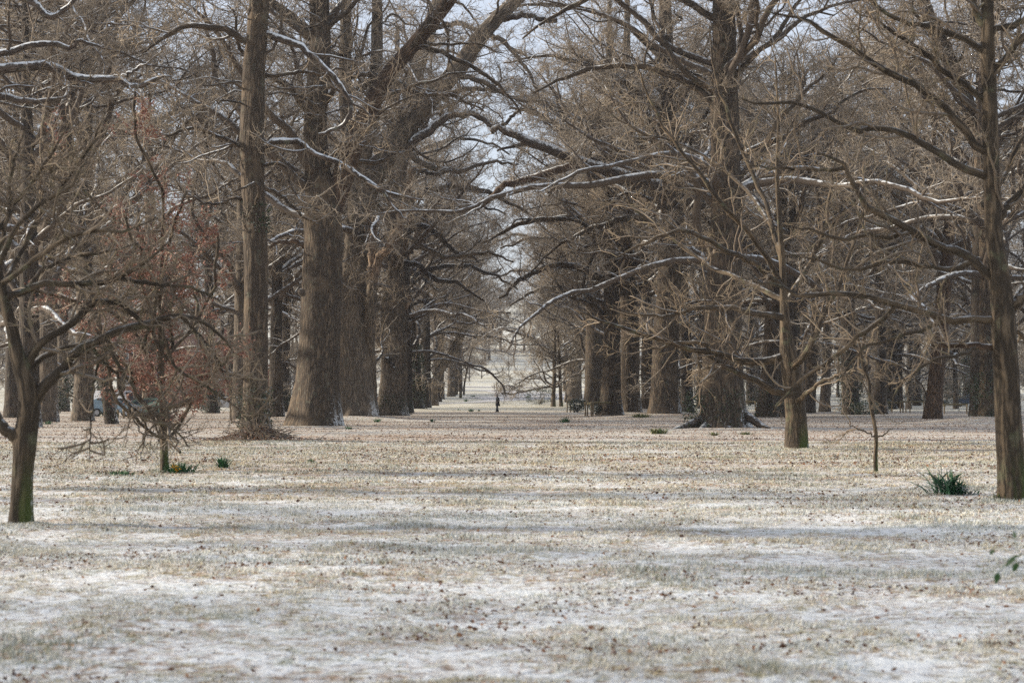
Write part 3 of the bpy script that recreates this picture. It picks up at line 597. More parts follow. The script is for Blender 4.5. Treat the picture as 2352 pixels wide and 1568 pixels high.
# pale leaning trunk behind the near right tree
t10, cur, tw, rg = sighted_tree('oak_tree', 120, [(2270, 955), (2268, 900), (2267, 850), (2266, 700), (2266, 560), (2256, 400), (2236, 270), (2190, 160), (2148, 73), (2119, 0), (2090, -130)],
    [19, 17, 16, 16, 16, 15, 15, 16, 16, 14, 6], 'pale sunlit trunk leaning left high up, with an ivy bush at its foot', seed=60, crown_from=big[1], turns=2, group='bare trees behind the avenue rows', flare=.25, sides=40, bark='bark', nl=.4, crown=HC)
p10 = np.array([PW(u, v, 120) for u, v in ((2270, 955), (2268, 880), (2267, 800))])-np.array(t10.location)
ivy(t10, catmull(p10, 10), np.full(10, .52), rg, 1300, -.2, 2.6, .10, spread=.38); ivy(t10, catmull(p10, 10), np.full(10, .5), rg, 260, 2, 5.2, .10, side=-.6, spread=.05)

# tree off the left edge that reaches in with snow-topped limbs
tl, cur, tw, rg = sighted_tree('oak_tree', 80, [(-250, 1000), (-250, 900), (-245, 700), (-240, 450), (-235, 200), (-225, 0), (-215, -200)], [46, 44, 42, 40, 34, 24, 10],
    'oak reaching in from the left edge with heavy snow-topped limbs', seed=61, flare=.4, sides=24, nl=.0, bark='bark_dark',
    limbs=[([(-238, 190), (-150, 150), (-60, 130), (0, 124), (37, 113), (66, 106), (110, 99), (165, 110), (176, 92), (205, 100), (242, 110)], [20, 16, 12, 9, 9, 8, 7, 6, 5, 4, 2], 'bark_snowy'),
           ([(-240, 260), (-150, 200), (-60, 165), (18, 157), (70, 155), (124, 157), (176, 179), (230, 181), (267, 183), (311, 200), (359, 181), (395, 174)], [20, 16, 13, 12, 11, 11, 10, 9, 8, 7, 5, 2], 'bark_snowy'),
           ([(-240, 330), (-150, 270), (-60, 228), (0, 220), (48, 231), (95, 230), (132, 227), (160, 215)], [18, 14, 11, 9, 8, 6, 4, 2], 'bark_snowy'),
           ([(-225, 40), (-100, -20), (0, -25), (73, 2), (113, 40), (154, 15), (190, -20)], [16, 13, 10, 9, 8, 6, 3], 'bark_snowy'),
           ([(267, 183), (300, 168), (325, 150), (350, 150)], [5, 4, 3, 2], 'bark_snowy')], crown=dict(d2=1.1, d3=2.2, d4=4, d5=1.2, t0=.3))

# ------------------------------------------------------------------ the near young trees
NC = dict(d2=3.6, d3=6.0, d4=10, d5=7.0, l2=(.7, 1.9), l3=(.35, .9), l4=(.15, .4), l5=(.06, .18), r4=.0030, wig=.24)
# small oak, 60 m, right row
t8, cur, tw, rg = sighted_tree('young_oak', 60, [(1829, 1031), (1828, 990), (1827, 950), (1822, 900), (1815, 850), (1808, 800), (1803, 740), (1800, 680), (1797, 600), (1790, 500), (1785, 400), (1788, 280), (1780, 130)],
    [26, 24.5, 23.5, 22, 21, 18, 12, 9, 7, 5.5, 4.5, 3, 1.2], 'small spreading oak with a short trunk and long low branches reaching left', seed=62, flare=.12, flare_h=.3, sides=40, bark='bark_young', tw='twig_near', ridges=.015, mound=2.2,
    limbs=[([(1806, 815), (1789, 822), (1745, 830), (1695, 828), (1637, 810), (1569, 798), (1500, 775), (1437, 754), (1380, 735), (1320, 708)], [10, 9.5, 9, 8.5, 7, 6, 5, 4, 3, 1.5]),
           ([(1640, 812), (1620, 792), (1590, 785), (1550, 790), (1500, 800), (1450, 795)], [5, 5, 4, 3.5, 2.5, 1]),
           ([(1802, 730), (1731, 717, -1), (1672, 708, -2), (1602, 705, -3), (1561, 719, -3), (1508, 725, -3), (1452, 720, -3), (1390, 700, -3)], [8, 7, 6, 5, 4, 3.5, 2.5, 1]),
           ([(1799, 690), (1720, 650, 1), (1640, 615, 2), (1560, 560, 3), (1480, 500, 3), (1420, 430, 3)], [7, 6, 5, 4, 3, 1]),
           ([(1799, 660), (1740, 560, -1), (1660, 470, -2), (1590, 380, -2), (1530, 300, -2), (1480, 200, -2), (1450, 120, -2)], [7, 6, 5.5, 4.5, 3.5, 2.5, 1]),
           ([(1798, 620), (1770, 500, 1), (1720, 380, 2), (1670, 260, 2), (1640, 160, 2), (1630, 60, 2)], [6, 5.5, 5, 4, 3, 1]),
           ([(1797, 580), (1740, 470, 3), (1650, 380, 5), (1560, 330, 6), (1460, 300, 6), (1380, 240, 6)], [6, 5, 4.5, 3.5, 2.5, 1]),
           ([(1815, 850), (1850, 815, -1), (1872, 770, -1), (1892, 720, -1), (1930, 650, -1), (1960, 560, -1), (1985, 470, -1)], [9, 8, 7, 6, 5, 3.5, 1]),
           ([(1802, 700), (1850, 620, 1), (1890, 540, 1), (1910, 430, 1), (1925, 330, 1)], [7, 6, 5, 3.5, 1]),
           ([(1828, 912), (1795, 903), (1760, 886), (1725, 868), (1687, 849), (1655, 834), (1630, 816), (1600, 800)], [9, 9, 8, 7.5, 6.5, 5.5, 4.5, 2]),
           ([(1800, 660), (1720, 600, -2), (1640, 560, -3), (1570, 530, -4), (1480, 560, -4), (1400, 600, -4)], [7, 6, 5, 4, 3, 1]),
           ([(1826, 925), (1850, 905, -1), (1880, 880, -2), (1930, 860, -3), (1970, 850, -3)], [6, 5, 4, 3, 1])], crown=dict(NC, d2=2.0, d3=3.4, d4=5.4, d5=3.2, l2=(1., 2.8), l3=(.5, 1.2), l4=(.25, .6), l5=(.1, .28), r4=.0048))
# right-hand tree, 30 m
t9, cur, tw, rg = sighted_tree('young_oak', 30.4, [(2326, 1152), (2322, 1090), (2318, 1020), (2314, 950), (2311, 880), (2306, 800), (2303, 720), (2292, 620), (2282, 540), (2279, 460), (2276, 380), (2274, 300), (2271, 200), (2269, 110), (2268, 0), (2264, -120), (2262, -260)],
    [32, 31, 30, 29, 28.5, 28, 27, 24, 21, 20, 19.5, 19, 17, 16, 13, 9, 4], 'large near tree at the right edge with long lichened branches fanning left', seed=63, flare=.22, flare_h=.35, sides=48, kt=64, bark='bark_young', tw='twig_near', ridges=.008, mound=1.4,
    limbs=[([(2270, 235), (2240, 212), (2170, 165), (2134, 132), (2061, 81), (2035, 62), (1990, 30)], [8, 7.5, 7, 6, 5, 4, 1.5]),
           ([(2269, 128), (2258, 117), (2225, 91), (2167, 73), (2130, 59), (2097, 55), (2050, 40), (2005, 7), (1960, -30)], [8, 8, 7, 7, 6, 5.5, 5, 4, 2]),
           ([(2275, 350), (2244, 337), (2207, 286), (2167, 245), (2134, 220), (2079, 183), (2017, 157), (1951, 106), (1896, 77), (1841, 44), (1804, 33), (1753, 22)], [10, 9.5, 9, 8.5, 8, 7.5, 7, 6.5, 5.5, 4, 3, 1.5]),
           ([(2276, 410), (2233, 395), (2185, 373), (2127, 333), (2090, 311), (2061, 300), (2013, 293), (1973, 300), (1925, 282), (1877, 256), (1826, 234), (1753, 238), (1705, 227)], [10, 9, 8.5, 8, 7.5, 7, 6.5, 6, 5, 4.5, 4, 3, 1.5]),
           ([(2296, 656), (2265, 628), (2230, 595), (2190, 575), (2152, 564), (2090, 531), (2042, 502), (1995, 476), (1973, 443), (1954, 410), (1936, 377), (1877, 349)], [11, 10.5, 10, 10, 9.5, 9, 8, 7, 6, 5.5, 4.5, 2]),
           ([(2300, 732), (2265, 735), (2230, 734), (2183, 732), (2128, 719), (2058, 697), (1981, 679), (1901, 672), (1838, 679), (1780, 654), (1740, 650), (1696, 637)], [9, 9, 8.5, 8.5, 8, 7.5, 7, 6, 5, 4, 3, 1.5]),
           ([(2060, 699), (2036, 723), (1981, 767), (1941, 800), (1900, 832), (1853, 866), (1802, 910), (1775, 940)], [6, 6, 5.5, 5.5, 5, 4.5, 3.5, 1.5]),
           ([(2300, 798), (2270, 796), (2230, 792), (2183, 793), (2150, 790), (2128, 782)], [8, 7, 6.5, 6, 5, 3], 'bark_red'),
           ([(2240, 800, -.3), (2212, 811, -.5), (2146, 826, -.7), (2098, 855, -.8), (2069, 884, -.8), (2051, 921, -.8)], [4, 4, 4, 3.5, 3, 1.2]),
           ([(2090, 531), (2040, 545), (1990, 540), (1930, 550), (1870, 530), (1800, 520)], [6, 5.5, 5, 4, 3, 1.2]),
           ([(1940, 385), (1900, 392), (1850, 388), (1790, 388), (1720, 380)], [5, 4.5, 4, 3, 1.2]),
           ([(2183, 732), (2120, 760), (2050, 775), (1990, 800), (1950, 840), (1930, 880)], [5, 4.5, 4, 3, 2.5, 1]),
           ([(2240, 600), (2180, 620), (2110, 610), (2040, 600), (1960, 620), (1880, 600), (1800, 580)], [6, 6, 5, 5, 4, 3, 1]),
           ([(2301, 725), (2322, 708), (2340, 690), (2365, 665), (2420, 620), (2480, 570)], [14, 12, 11, 10, 9, 6]),
           ([(2281, 520), (2297, 500), (2312, 478), (2332, 455), (2360, 425), (2420, 360)], [10, 9, 8.5, 8, 7, 4]),
           ([(2273, 185), (2277, 168), (2313, 128), (2346, 88), (2400, 30)], [8, 8, 7.5, 7, 4]),
           ([(2270, 78), (2290, 66), (2310, 62), (2352, 47), (2420, 20)], [8, 7.5, 7, 7, 4]),
           ([(2270, 70), (2250, 45), (2236, 18), (2225, -30), (2190, -110)], [9, 8.5, 8, 7, 4]),
           ([(2279, 440), (2310, 400, .5), (2340, 330, .8), (2380, 290, 1)], [7, 6, 5, 2]),
           ([(2304, 770), (2335, 760, .5), (2370, 800, .8), (2390, 860, 1)], [6, 5, 4, 2])], crown=dict(NC, l2=(.5, 1.6), d2=3.2, d3=5.4, d4=7.4, d5=4.4))
for sp in ([(2296, 480), (2301, 470), (2295, 455)],):
    pass
# left forked tree, 25 m
ta, cur, tw, rg = sighted_tree('young_oak', 25, [(50, 1203), (51, 1160), (52, 1120), (54, 1070), (58, 1020), (64, 970), (67, 920), (61, 880), (48, 845), (37, 800), (26, 750), (13, 700), (4, 660), (-8, 600), (-20, 520), (-25, 420)],
    [25, 24, 24, 25, 27, 26, 25, 22, 18, 15, 13, 11, 10, 8, 5, 2], 'near forked tree at the left edge, mossy at its foot, branches arching right', seed=64, flare=.25, flare_h=.25, sides=40, kt=64, bark='bark_young', tw='twig_near', ridges=.008, mound=1.0,
    limbs=[([(52, 1030), (30, 1000), (12, 985), (-5, 962), (-20, 930), (-45, 890)], [15, 14, 13, 12, 10, 7]),
           ([(12, 690), (20, 682), (63, 663), (97, 650), (168, 652), (223, 650), (274, 637), (300, 622), (320, 612), (350, 587), (385, 560)], [9, 8.5, 8, 7.5, 7, 6.5, 6, 5.5, 5, 3.5, 1.5]),
           ([(270, 639), (310, 648), (352, 652), (378, 656), (420, 655), (460, 670), (510, 690)], [5.5, 5, 4.5, 4, 3.5, 2.5, 1]),
           ([(58, 865), (63, 844), (75, 815), (88, 793), (110, 775), (139, 763), (177, 730), (210, 700), (240, 693), (269, 692), (295, 713), (320, 730), (345, 760)], [13, 12, 11, 10, 9, 9, 8.5, 8, 7, 6.5, 6, 5, 3]),
           ([(72, 935), (88, 907), (105, 885), (124, 866), (143, 848), (168, 814), (210, 789), (269, 763), (328, 747), (379, 730), (442, 726), (484, 751), (514, 776), (540, 810)], [14, 13.5, 13, 12, 11.5, 11, 10, 9, 8, 7, 5.5, 4.5, 3.5, 1.5]),
           ([(64, 860, .3), (80, 835, .4), (126, 810, .6), (202, 784, .7), (240, 770, .7), (290, 748, .7), (340, 740, .7), (400, 745, .7)], [9, 8, 7, 6.5, 6, 5, 4, 1.5]),
           ([(205, 790), (227, 814), (244, 835), (269, 860), (278, 894), (290, 923), (320, 949), (340, 985)], [5, 4.5, 4.5, 4, 4, 3.5, 3, 1]),
           ([(245, 775), (265, 827), (295, 869), (320, 911), (349, 953), (358, 974), (370, 1010)], [5, 4.5, 4, 4, 3.5, 2.5, 1]),
           ([(360, 738), (379, 785), (404, 844), (446, 869), (501, 903), (560, 953), (590, 990)], [5, 4.5, 4, 3.5, 3, 2, .8]),
           ([(420, 728), (450, 760), (480, 800), (510, 850), (530, 900)], [4, 3.5, 3, 2, .8]),
           ([(227, 830), (215, 880), (212, 940), (207, 990), (206, 1060)], [3, 2.6, 2.2, 1.8, .8]),
           ([(290, 923), (310, 970), (330, 1010), (320, 1060)], [2.4, 2, 1.6, .7]),
           ([(5, 665), (40, 590, .5), (90, 500, .9), (150, 420, 1), (210, 330, 1), (240, 270, 1)], [8, 7, 6, 5, 3.5, 1.5]),
           ([(-5, 610), (40, 520, -.3), (110, 455, -.5), (160, 425, -.5), (185, 390, -.5), (200, 360, -.5)], [7, 6, 5, 4, 3, 1.5]),
           ([(4, 650), (60, 610, -.4), (130, 560, -.7), (210, 530, -.9), (290, 530, -1), (360, 500, -1)], [7, 6, 5.5, 4.5, 3, 1.2]),
           ([(-8, 600), (20, 480, .3), (30, 380, .3), (60, 290, .3)], [6, 5, 4, 1.5]),
           ([(-15, 540), (50, 450, .7), (120, 350, .9), (160, 270, 1)], [6, 5, 4, 1.5]),
           ([(63, 663), (100, 620, .3), (170, 590, .5), (240, 580, .6), (310, 560, .6)], [6, 5, 4.5, 3, 1.2])], crown=dict(NC, l2=(.4, 1.3), d2=5.5, d3=7, d4=8.5, d5=5, l3=(.25, .7), r4=.0024))
# russet-leaved young tree, 43 m
tb, cur, tw, rg = sighted_tree('beech_tree', 43, [(378, 1083), (378, 1050), (377, 1010), (374, 940), (370, 860), (370, 780), (368, 680), (372, 580), (375, 480), (380, 390)],
    [10, 9.5, 9, 8, 7.5, 7, 6, 4.5, 3, 1], 'young tree keeping its russet dead leaves, standing among the daffodil leaves', seed=65, flare=.2, flare_h=.15, sides=20, kt=32, bark='bark_young', tw='twig', ridges=.004, mound=.9,
    nl=3.6, lt=(.2, .97), ll=(2.3, 4.4), limb_up=.08, crown=dict(d2=5, d3=5.0, d4=6.0, d5=3, l2=(.4, 1.1), l3=(.25, .6), l4=(.12, .35), r4=.003))
P4 = np.concatenate([tw[0].reshape(-1, 3), tw[1].reshape(-1, 3)]); P4 = P4[rg.integers(len(P4), size=15000)]+rg.normal(0, .04, (15000, 3))
P4 = P4[VN(P4[:, 0]*1.1+8, P4[:, 2]*1.1+P4[:, 1]*.8) > .36]; P4 = P4[P4[:, 2] > 1.1]
V, T, g = leaf_cards(P4, .068, rg, droop=.5); obj('leaves', mesh('leaves', V, tris=T, mats=[M['beech_leaf']], attrs={'g': g}, smooth=False), tb)
# slim sapling on the right
tsp, cur, tw, rg = sighted_tree('sapling', 41.5, [(2012, 1087), (2011, 1050), (2012, 1000), (2004, 950), (1999, 920), (1996, 880), (1991, 860), (1983, 844), (1976, 800), (1962, 740), (1950, 690)],
    [5.4, 4.8, 4.6, 4.3, 4.2, 4, 3.6, 3.2, 2.6, 1.8, .8], 'thin crooked sapling with two side twigs, standing alone on the right', seed=66, flare=.15, flare_h=.1, sides=14, kt=30, bark='bark_young', tw='twig_near', ridges=.0, mound=.5, nl=1.1, lt=(.5, .97), ll=(.5, 1.3),
    limbs=[([(2010, 1002), (1985, 992), (1965, 982), (1945, 970)], [2, 1.7, 1.3, .6]), ([(2012, 1004), (2028, 998), (2042, 990), (2060, 972)], [2, 1.7, 1.3, .6])], crown=dict(NC, d2=2.4, d3=3.4))
# multi-stemmed clump in the clearing
tm, cur, tw, rg = sighted_tree('multi_stemmed_tree', 322, [(1058, 914), (1058, 890), (1057, 850), (1056, 810), (1052, 760), (1048, 700)], [3.4, 3, 2.8, 2.5, 2, 1], 'cluster of thin upright stems in the clearing left of the walker', seed=67, flare=.1, sides=12, kt=20, bark='bark_young', mound=2, ridges=0,
    stems=[([(1046, 907, 6), (1046, 870, 6), (1045, 800, 6), (1040, 740, 6)], [2.4, 2.2, 1.8, .8]), ([(1050, 907, 7), (1050, 870, 7), (1051, 800, 7), (1055, 740, 7)], [2.4, 2.2, 1.8, .8]),
           ([(1065, 907, 6), (1067, 880, 6), (1073, 850, 6), (1082, 810, 6), (1100, 780, 6)], [2.6, 2.2, 1.8, 1.4, .6])], nl=.9, lt=(.3, .97), ll=(3, 6), crown=dict(d2=.8, d3=1.6, d4=2.6, d5=0, r4=.006))

# ------------------------------------------------------------------ trees beyond
def place(protos, x, y, label, group, rng, s=(.85, 1.15), cat='tree'):
    p = protos[rng.integers(len(protos))]
    o = p if p.name not in USED else copy_tree(p)
    USED.add(p.name)
    o.location = (x, y, float(gz(x, y))-.05); o.rotation_euler = (0, 0, rng.uniform(0, 6.28)); k = rng.uniform(*s); o.scale = (k, k, k*rng.uniform(.92, 1.1))
    return tag(o, label, cat, group)
rg = np.random.default_rng(77)
for y in (189, 240, 288, 312, 338, 366, 396): place(big, -10.2+rg.normal(0, .5), y, 'bare oak further down the left avenue row', 'far oaks of the left row', rg, (.92, 1.08))
for y in (207, 246, 268, 318, 344, 370, 398): place(big, 10.6+rg.normal(0, .5), y, 'bare oak further down the right avenue row', 'far oaks of the right row', rg, (.85, 1.0))
def scatter(protos, n, xr, yr, label, group, gap, s=(.85, 1.15), cat='tree', ok=None):
    pts = []; tries = 0; made = []
    while len(pts) < n and tries < 9000:
        tries += 1; y = math.sqrt(rg.uniform(yr[0]**2, yr[1]**2)); x = rg.uniform(*xr)
        if abs(x) > .256*y+7 or (ok and not ok(x, y)): continue
        if any((x-a)**2+(y-b)**2 < gap*gap for a, b in pts): continue
        pts.append((x, y)); made.append((x/y, place(protos, x, y, label, group, rg, s, cat)))
    if n < 12:
        for k, (q, o) in enumerate(sorted(made, key=lambda a: a[0])): o['label'] = ('leftmost', 'second', 'third', 'fourth', 'fifth', 'sixth', 'seventh', 'eighth', 'ninth', 'tenth')[k]+(' ' if k == 0 else ' from the left ')+'of the '+label.replace('bare oak', 'bare oaks')
L_OK = lambda x, y: x < -15-max(0, y-300)*.02
R_OK = lambda x, y: x > 15+max(0, y-300)*.02
scatter(big, 16, (-110, -15), (215, 380), 'bare oak in the wood on the left, beyond the avenue', 'oaks in the left wood', 9, ok=L_OK)
scatter(big, 16, (15, 110), (215, 380), 'bare oak in the wood on the right, beyond the avenue', 'oaks in the right wood', 9, ok=R_OK)
scatter(big, 9, (-60, -17), (90, 205), 'bare oak among the trees left of the avenue', 'oaks left of the avenue', 14, ok=L_OK)
scatter(big, 7, (19, 60), (105, 205), 'bare oak among the trees right of the avenue', 'oaks right of the avenue', 14, ok=R_OK)
for k, (x, y) in enumerate(((-40, 15), (-49, 29), (-36, 40), (-62, 21))):  # unseen oaks, added left of the frame to shade the near grass
    o = place(big, x, y, 'unseen thin-crowned oak added left of the view to shade the foreground', 'unseen oaks added to shade the foreground', rg, (.85, 1.0))
    bpy.data.objects.remove([c for c in o.children if c.name.startswith('crown')][-1])  # one crown dropped so the shade they cast stays thin
scatter(slim, 26, (-120, -15), (250, 440), 'slender bare tree in the wood left of the avenue', 'slender trees in the left wood', 5, ok=L_OK)
scatter(slim, 26, (15, 120), (250, 440), 'slender bare tree in the wood right of the avenue', 'slender trees in the right wood', 5, ok=R_OK)
scatter(slim, 30, (-170, 170), (490, 640), 'bare tree on the hazy far hillside', 'trees on the far hillside', 7, s=(.9, 1.3))
scatter(low, 26, (-110, -24), (225, 400), 'low leafless thicket under the trees of the left wood', 'thickets in the left wood', 4, s=(.6, 1.1), cat='bush', ok=L_OK)
scatter(low, 26, (17, 110), (240, 400), 'low leafless thicket under the trees of the right wood', 'thickets in the right wood', 4, s=(.6, 1.1), cat='bush', ok=R_OK)
scatter(big, 30, (-170, 170), (495, 680), 'bare oak on the hazy far hillside', 'oaks on the far hillside', 9, s=(.75, 1.0))
scatter(big, 22, (-44, 44), (565, 680), 'bare oak on the hill closing the end of the avenue', 'oaks closing the avenue', 6.5, s=(.6, .95))
scatter(low, 22, (-130, 130), (480, 560), 'low scrub on the far hillside below the trees', 'scrub on the far hillside', 5, s=(.8, 1.4), cat='bush')

# ------------------------------------------------------------------ ground
def tussock(x, y): return VN(x*1.7+4, y*1.9)*.6+VN(x*4.2+1, y*4.2+7)*.4       # where the grass stands in tufts
def relief(x, y, c): return .05*(VN(x*.8+7, y*1.1)-.5)+.06*np.clip(c-.5, -.15, .3)
ys = [4.0]
while ys[-1] < 1050: ys.append(ys[-1]+max(.11, ys[-1]*.0115))
xs = [0.0]
while xs[-1] < 420: xs.append(xs[-1]+(.14 if xs[-1] < 13 else max(.22, (xs[-1]-9)*.09)))
xs = np.array([-v for v in xs[:0:-1]]+xs); ys = np.array(ys)
X, Y = np.meshgrid(xs, ys); Z = gz(X, Y)
nf = np.clip(1.3-Y/60, 0, 1); CL = tussock(X, Y); Z = Z+nf*relief(X, Y, CL)
nx_, ny_ = len(xs), len(ys); i, j = np.meshgrid(np.arange(ny_-1), np.arange(nx_-1), indexing='ij')
Q = np.stack([i*nx_+j, i*nx_+j+1, (i+1)*nx_+j+1, (i+1)*nx_+j], -1).reshape(-1, 4)
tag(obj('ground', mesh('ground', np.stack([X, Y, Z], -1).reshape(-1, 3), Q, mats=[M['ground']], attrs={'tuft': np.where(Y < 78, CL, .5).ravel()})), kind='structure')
def ground_at(x, y):
    z = gz(x, y); nf = np.clip(1.3-np.asarray(y)/60, 0, 1)
    return z+nf*relief(x, y, tussock(x, y))
# snowy path across the clearing
def ribbon(name, pts, widths, mat, lift=.03):
    C = catmull(pts, 60); W = np.interp(np.linspace(0, 1, 60), np.linspace(0, 1, len(widths)), widths)
    T = np.gradient(C, axis=0); S = nrm(np.stack([-T[:, 1], T[:, 0]], 1))
    V = []
    for q in np.linspace(-1, 1, 7):
        e = (VN(np.arange(60)*.9+q*9, np.full(60, q*3+20))-.5)*.9*abs(q); xy = C+S*(W*(q+e*.6))[:, None]*.5; V.append(np.column_stack([xy, gz(xy[:, 0], xy[:, 1])+lift]))
    V = np.stack(V, 1).reshape(-1, 3); i, j = np.meshgrid(np.arange(59), np.arange(6), indexing='ij')
    return tag(obj(name, mesh(name, V, np.stack([i*7+j, i*7+j+1, (i+1)*7+j+1, (i+1)*7+j], -1).reshape(-1, 4), mats=[mat])), kind='structure')
ribbon('path', [hit(*p) for p in ((1000, 928), (1060, 925), (1120, 921.5), (1180, 917.5), (1240, 914), (1300, 912.5), (1400, 911))], [1.5, 2, 3, 8, 26, 34, 20], M['snow_path'])
ribbon('path', [hit(*p) for p in ((960, 897), (1060, 896), (1120, 897), (1170, 899), (1215, 904), (1250, 910), (1262, 914))], [5, 5, 6, 8, 12, 14, 8], M['snow_path'], .05)
ribbon('road', [hit(*p) for p in ((900, 888), (1060, 889), (1180, 890), (1300, 889), (1450, 888))], [4, 6, 6, 6, 4], flat_mat('frosted_road', (.30, .28, .27), .8, .2, .6), .06)

# ------------------------------------------------------------------ grass and fallen leaves (nobody could count them)
rg = np.random.default_rng(5)
def frustum_points(n, y0, y1, p=1.0, margin=.8):
    y = (y0**p+(y1**p-y0**p)*rg.random(n))**(1/p); x = rg.uniform(-1, 1, n)*(.262*y+margin); return x, y
x, y = frustum_points(400000, 9.5, 70, .55)
for (u, v, rr_, nn) in ((50, 1203, .30, 1500), (2326, 1152, .42, 1800), (1829, 1031, .6, 1800), (378, 1083, .3, 900), (2012, 1087, .25, 500), (588, 1012, 1.2, 2000)):
    q, d_ = hit(u, v); aa = rg.uniform(0, 6.28, nn); ra = rr_*(.45+np.abs(rg.normal(0, .45, nn))); x = np.append(x, q+np.cos(aa)*ra); y = np.append(y, d_+np.sin(aa)*ra)
clump = tussock(x, y); clump[400000:] = .62
k = clump > .33; x, y, clump = x[k], y[k], clump[k]; n = len(x)
hgt = (.006+.026*np.clip(clump-.33, 0, 1)*2.2+.02*rg.random(n)**4)*(1+y/80)
a = rg.uniform(0, 2*np.pi, n); ln = rg.normal(0, 1.1, n); wd = (.0022+.0018*rg.random(n))*(1+y/24)
B = np.column_stack([x, y, ground_at(x, y)-.008]); S = np.column_stack([np.cos(a), np.sin(a), 0*a])*wd[:, None]
tip = B+np.column_stack([np.cos(a+1.4)*ln*hgt, np.sin(a+1.4)*ln*hgt, hgt])
dark = np.clip((VN(x*.55+30, y*.9+2)*.65+VN(x*2.3, y*2.9+8)*.35-.52)*6, 0, 1); B[:, 2] += 0; tip[:, 2] += dark*.035*rg.random(n)
g = np.clip(rg.normal(.58, .24, n)-dark*.6, 0, 1); V = np.stack([B-S, B+S, tip], 1).reshape(-1, 3)
f = np.stack([rg.random(n)*.3, rg.random(n)*.3, rg.random(n)**2*1.0], 1).ravel()
tag(obj('grass', mesh('grass', V, tris=np.arange(n*3).reshape(-1, 3), mats=[M['grass']], attrs={'g': np.repeat(g, 3), 'f': f}, smooth=False)), 'short frosted grass in tufts over the foreground', 'grass', kind='stuff')
x, y = frustum_points(150000, 9.5, 160, .7)
lm = VN(x*.35+14, y*.55+3)*.6+VN(x*1.6, y*1.9+9)*.4
k = (lm > np.interp(y, [10, 24, 40, 150], [.62, .58, .46, .38])) | (rg.random(len(x)) < .13); x, y = x[k], y[k]; n = len(x)
V, T, g = leaf_cards(np.column_stack([x, y, ground_at(x, y)+.006+.02*rg.random(n)]), (.018+.034*rg.random(n)**1.5)[:, None]*np.clip(y/26, 1, 1.8)[:, None], rg, tilt=.7, aspect=.62)
tag(obj('fallen_leaves', mesh('fallen_leaves', V, tris=T, mats=[M['dead_leaf']], attrs={'g': g}, smooth=False)), 'brown fallen leaves scattered over the frosty grass', 'leaves', kind='stuff')

# ------------------------------------------------------------------ small plants
def daffodils(u, v, wpx, hpx, n, label, seed, d=None, name='daffodil_clump', mat='blade', flower=None, cat='plant', lean=.45, wide=1.0, slope=0.0):
    rng = np.random.default_rng(seed)
    if d is None: x, y = hit(u, v)
    else: x, y = (u-CU)/FPX*d, d
    sc_ = y/FPX; W, H = wpx*sc_, hpx*sc_
    root = empty(name, (x, y, float(ground_at(x, y))-.01)); tag(root, label, cat, 'daffodil clumps in the frosty grass' if name == 'daffodil_clump' else None)
    bx = rng.normal(0, W*.20, n); by = rng.normal(0, W*.18, n); L = H*rng.uniform(.65, 1.35, n)*np.clip(1+slope*bx/max(W*.3, 1e-6), .35, 1.6); a = rng.uniform(0, 6.28, n)
    out = np.column_stack([bx, by])/max(W, 1e-6)*1.4+rng.normal(0, lean, (n, 2))*.6
    t = np.linspace(0, 1, 5); C = np.empty((n, 5, 3))
    for k, q in enumerate(t):
        C[:, k, 0] = bx+out[:, 0]*L*q**1.5; C[:, k, 1] = by+out[:, 1]*L*q**1.5; C[:, k, 2] = L*(q-.42*np.hypot(*out.T)*q**2.6)
    C[:, :, 2] = np.maximum(C[:, :, 2], .01)
    wd = wide*max(.007, .0075*(1+y/60)); wk = np.array([.8, 1, 1, .8, .1])*wd; S = np.column_stack([np.cos(a), np.sin(a), 0*a])
    nrm_ = np.column_stack([-np.sin(a), np.cos(a), 0*a])
    V = np.stack([C-S[:, None]*wk[None, :, None], C+nrm_[:, None]*wk[None, :, None]*.5, C+S[:, None]*wk[None, :, None]], 2).reshape(n, 15, 3)
    q = [(k*3+c, k*3+c+1, k*3+c+4, k*3+c+3) for k in range(4) for c in range(2)]
    Q = (np.array(q)[None]+np.arange(n)[:, None, None]*15).reshape(-1, 4)
    obj('leaves', mesh('leaves', V.reshape(-1, 3), Q, mats=[M[mat]], attrs={'g': np.repeat(rng.random(n), 15)}), root)
    for fx, fz in (flower or []):
        c = curve([(fx*.6, -.12, 0), (fx*.8, -.14, fz*.6), (fx, -.16, fz)], [.006, .005, .005], rng, K=6)
        wood_tube('stalk', c[0], c[1], M['blade_plain'], root, rng, 6)
        b = bmesh.new()
        for k in range(6):
            an = k*math.pi/3; p0 = Vector((0, 0, 0)); p1 = Vector((math.cos(an)*.05-.02*math.sin(an), -.02, math.sin(an)*.05)); p2 = Vector((math.cos(an)*.09, -.01, math.sin(an)*.09)); p3 = Vector((math.cos(an+.5)*.05, -.02, math.sin(an+.5)*.05))
            b.faces.new([b.verts.new(p) for p in (p0, p1, p2, p3)])
        bmesh.ops.create_cone(b, segments=10, radius1=.02, radius2=.034, depth=.06, cap_ends=False, matrix=__import__('mathutils').Matrix.Translation((0, -.04, 0)) @ __import__('mathutils').Matrix.Rotation(math.pi/2, 4, 'X'))
        me = bpy.data.meshes.new('flower'); b.to_mesh(me); b.free(); me.materials.append(M['yellow']); obj('flower', me, root, (fx, -.17, fz))
    return root
M['blade_plain'] = flat_mat('green_stalk', (.05, .12, .03), .6); M['yellow'] = flat_mat('yellow_petals', (.75, .42, .03), .6)
daffodils(2190, 1136, 96, 44, 210, 'largest dark green daffodil clump, flattened and snow-dusted, beside the near right tree', 1, lean=1.0, wide=1.4, slope=-.55, mat='blade_snow')
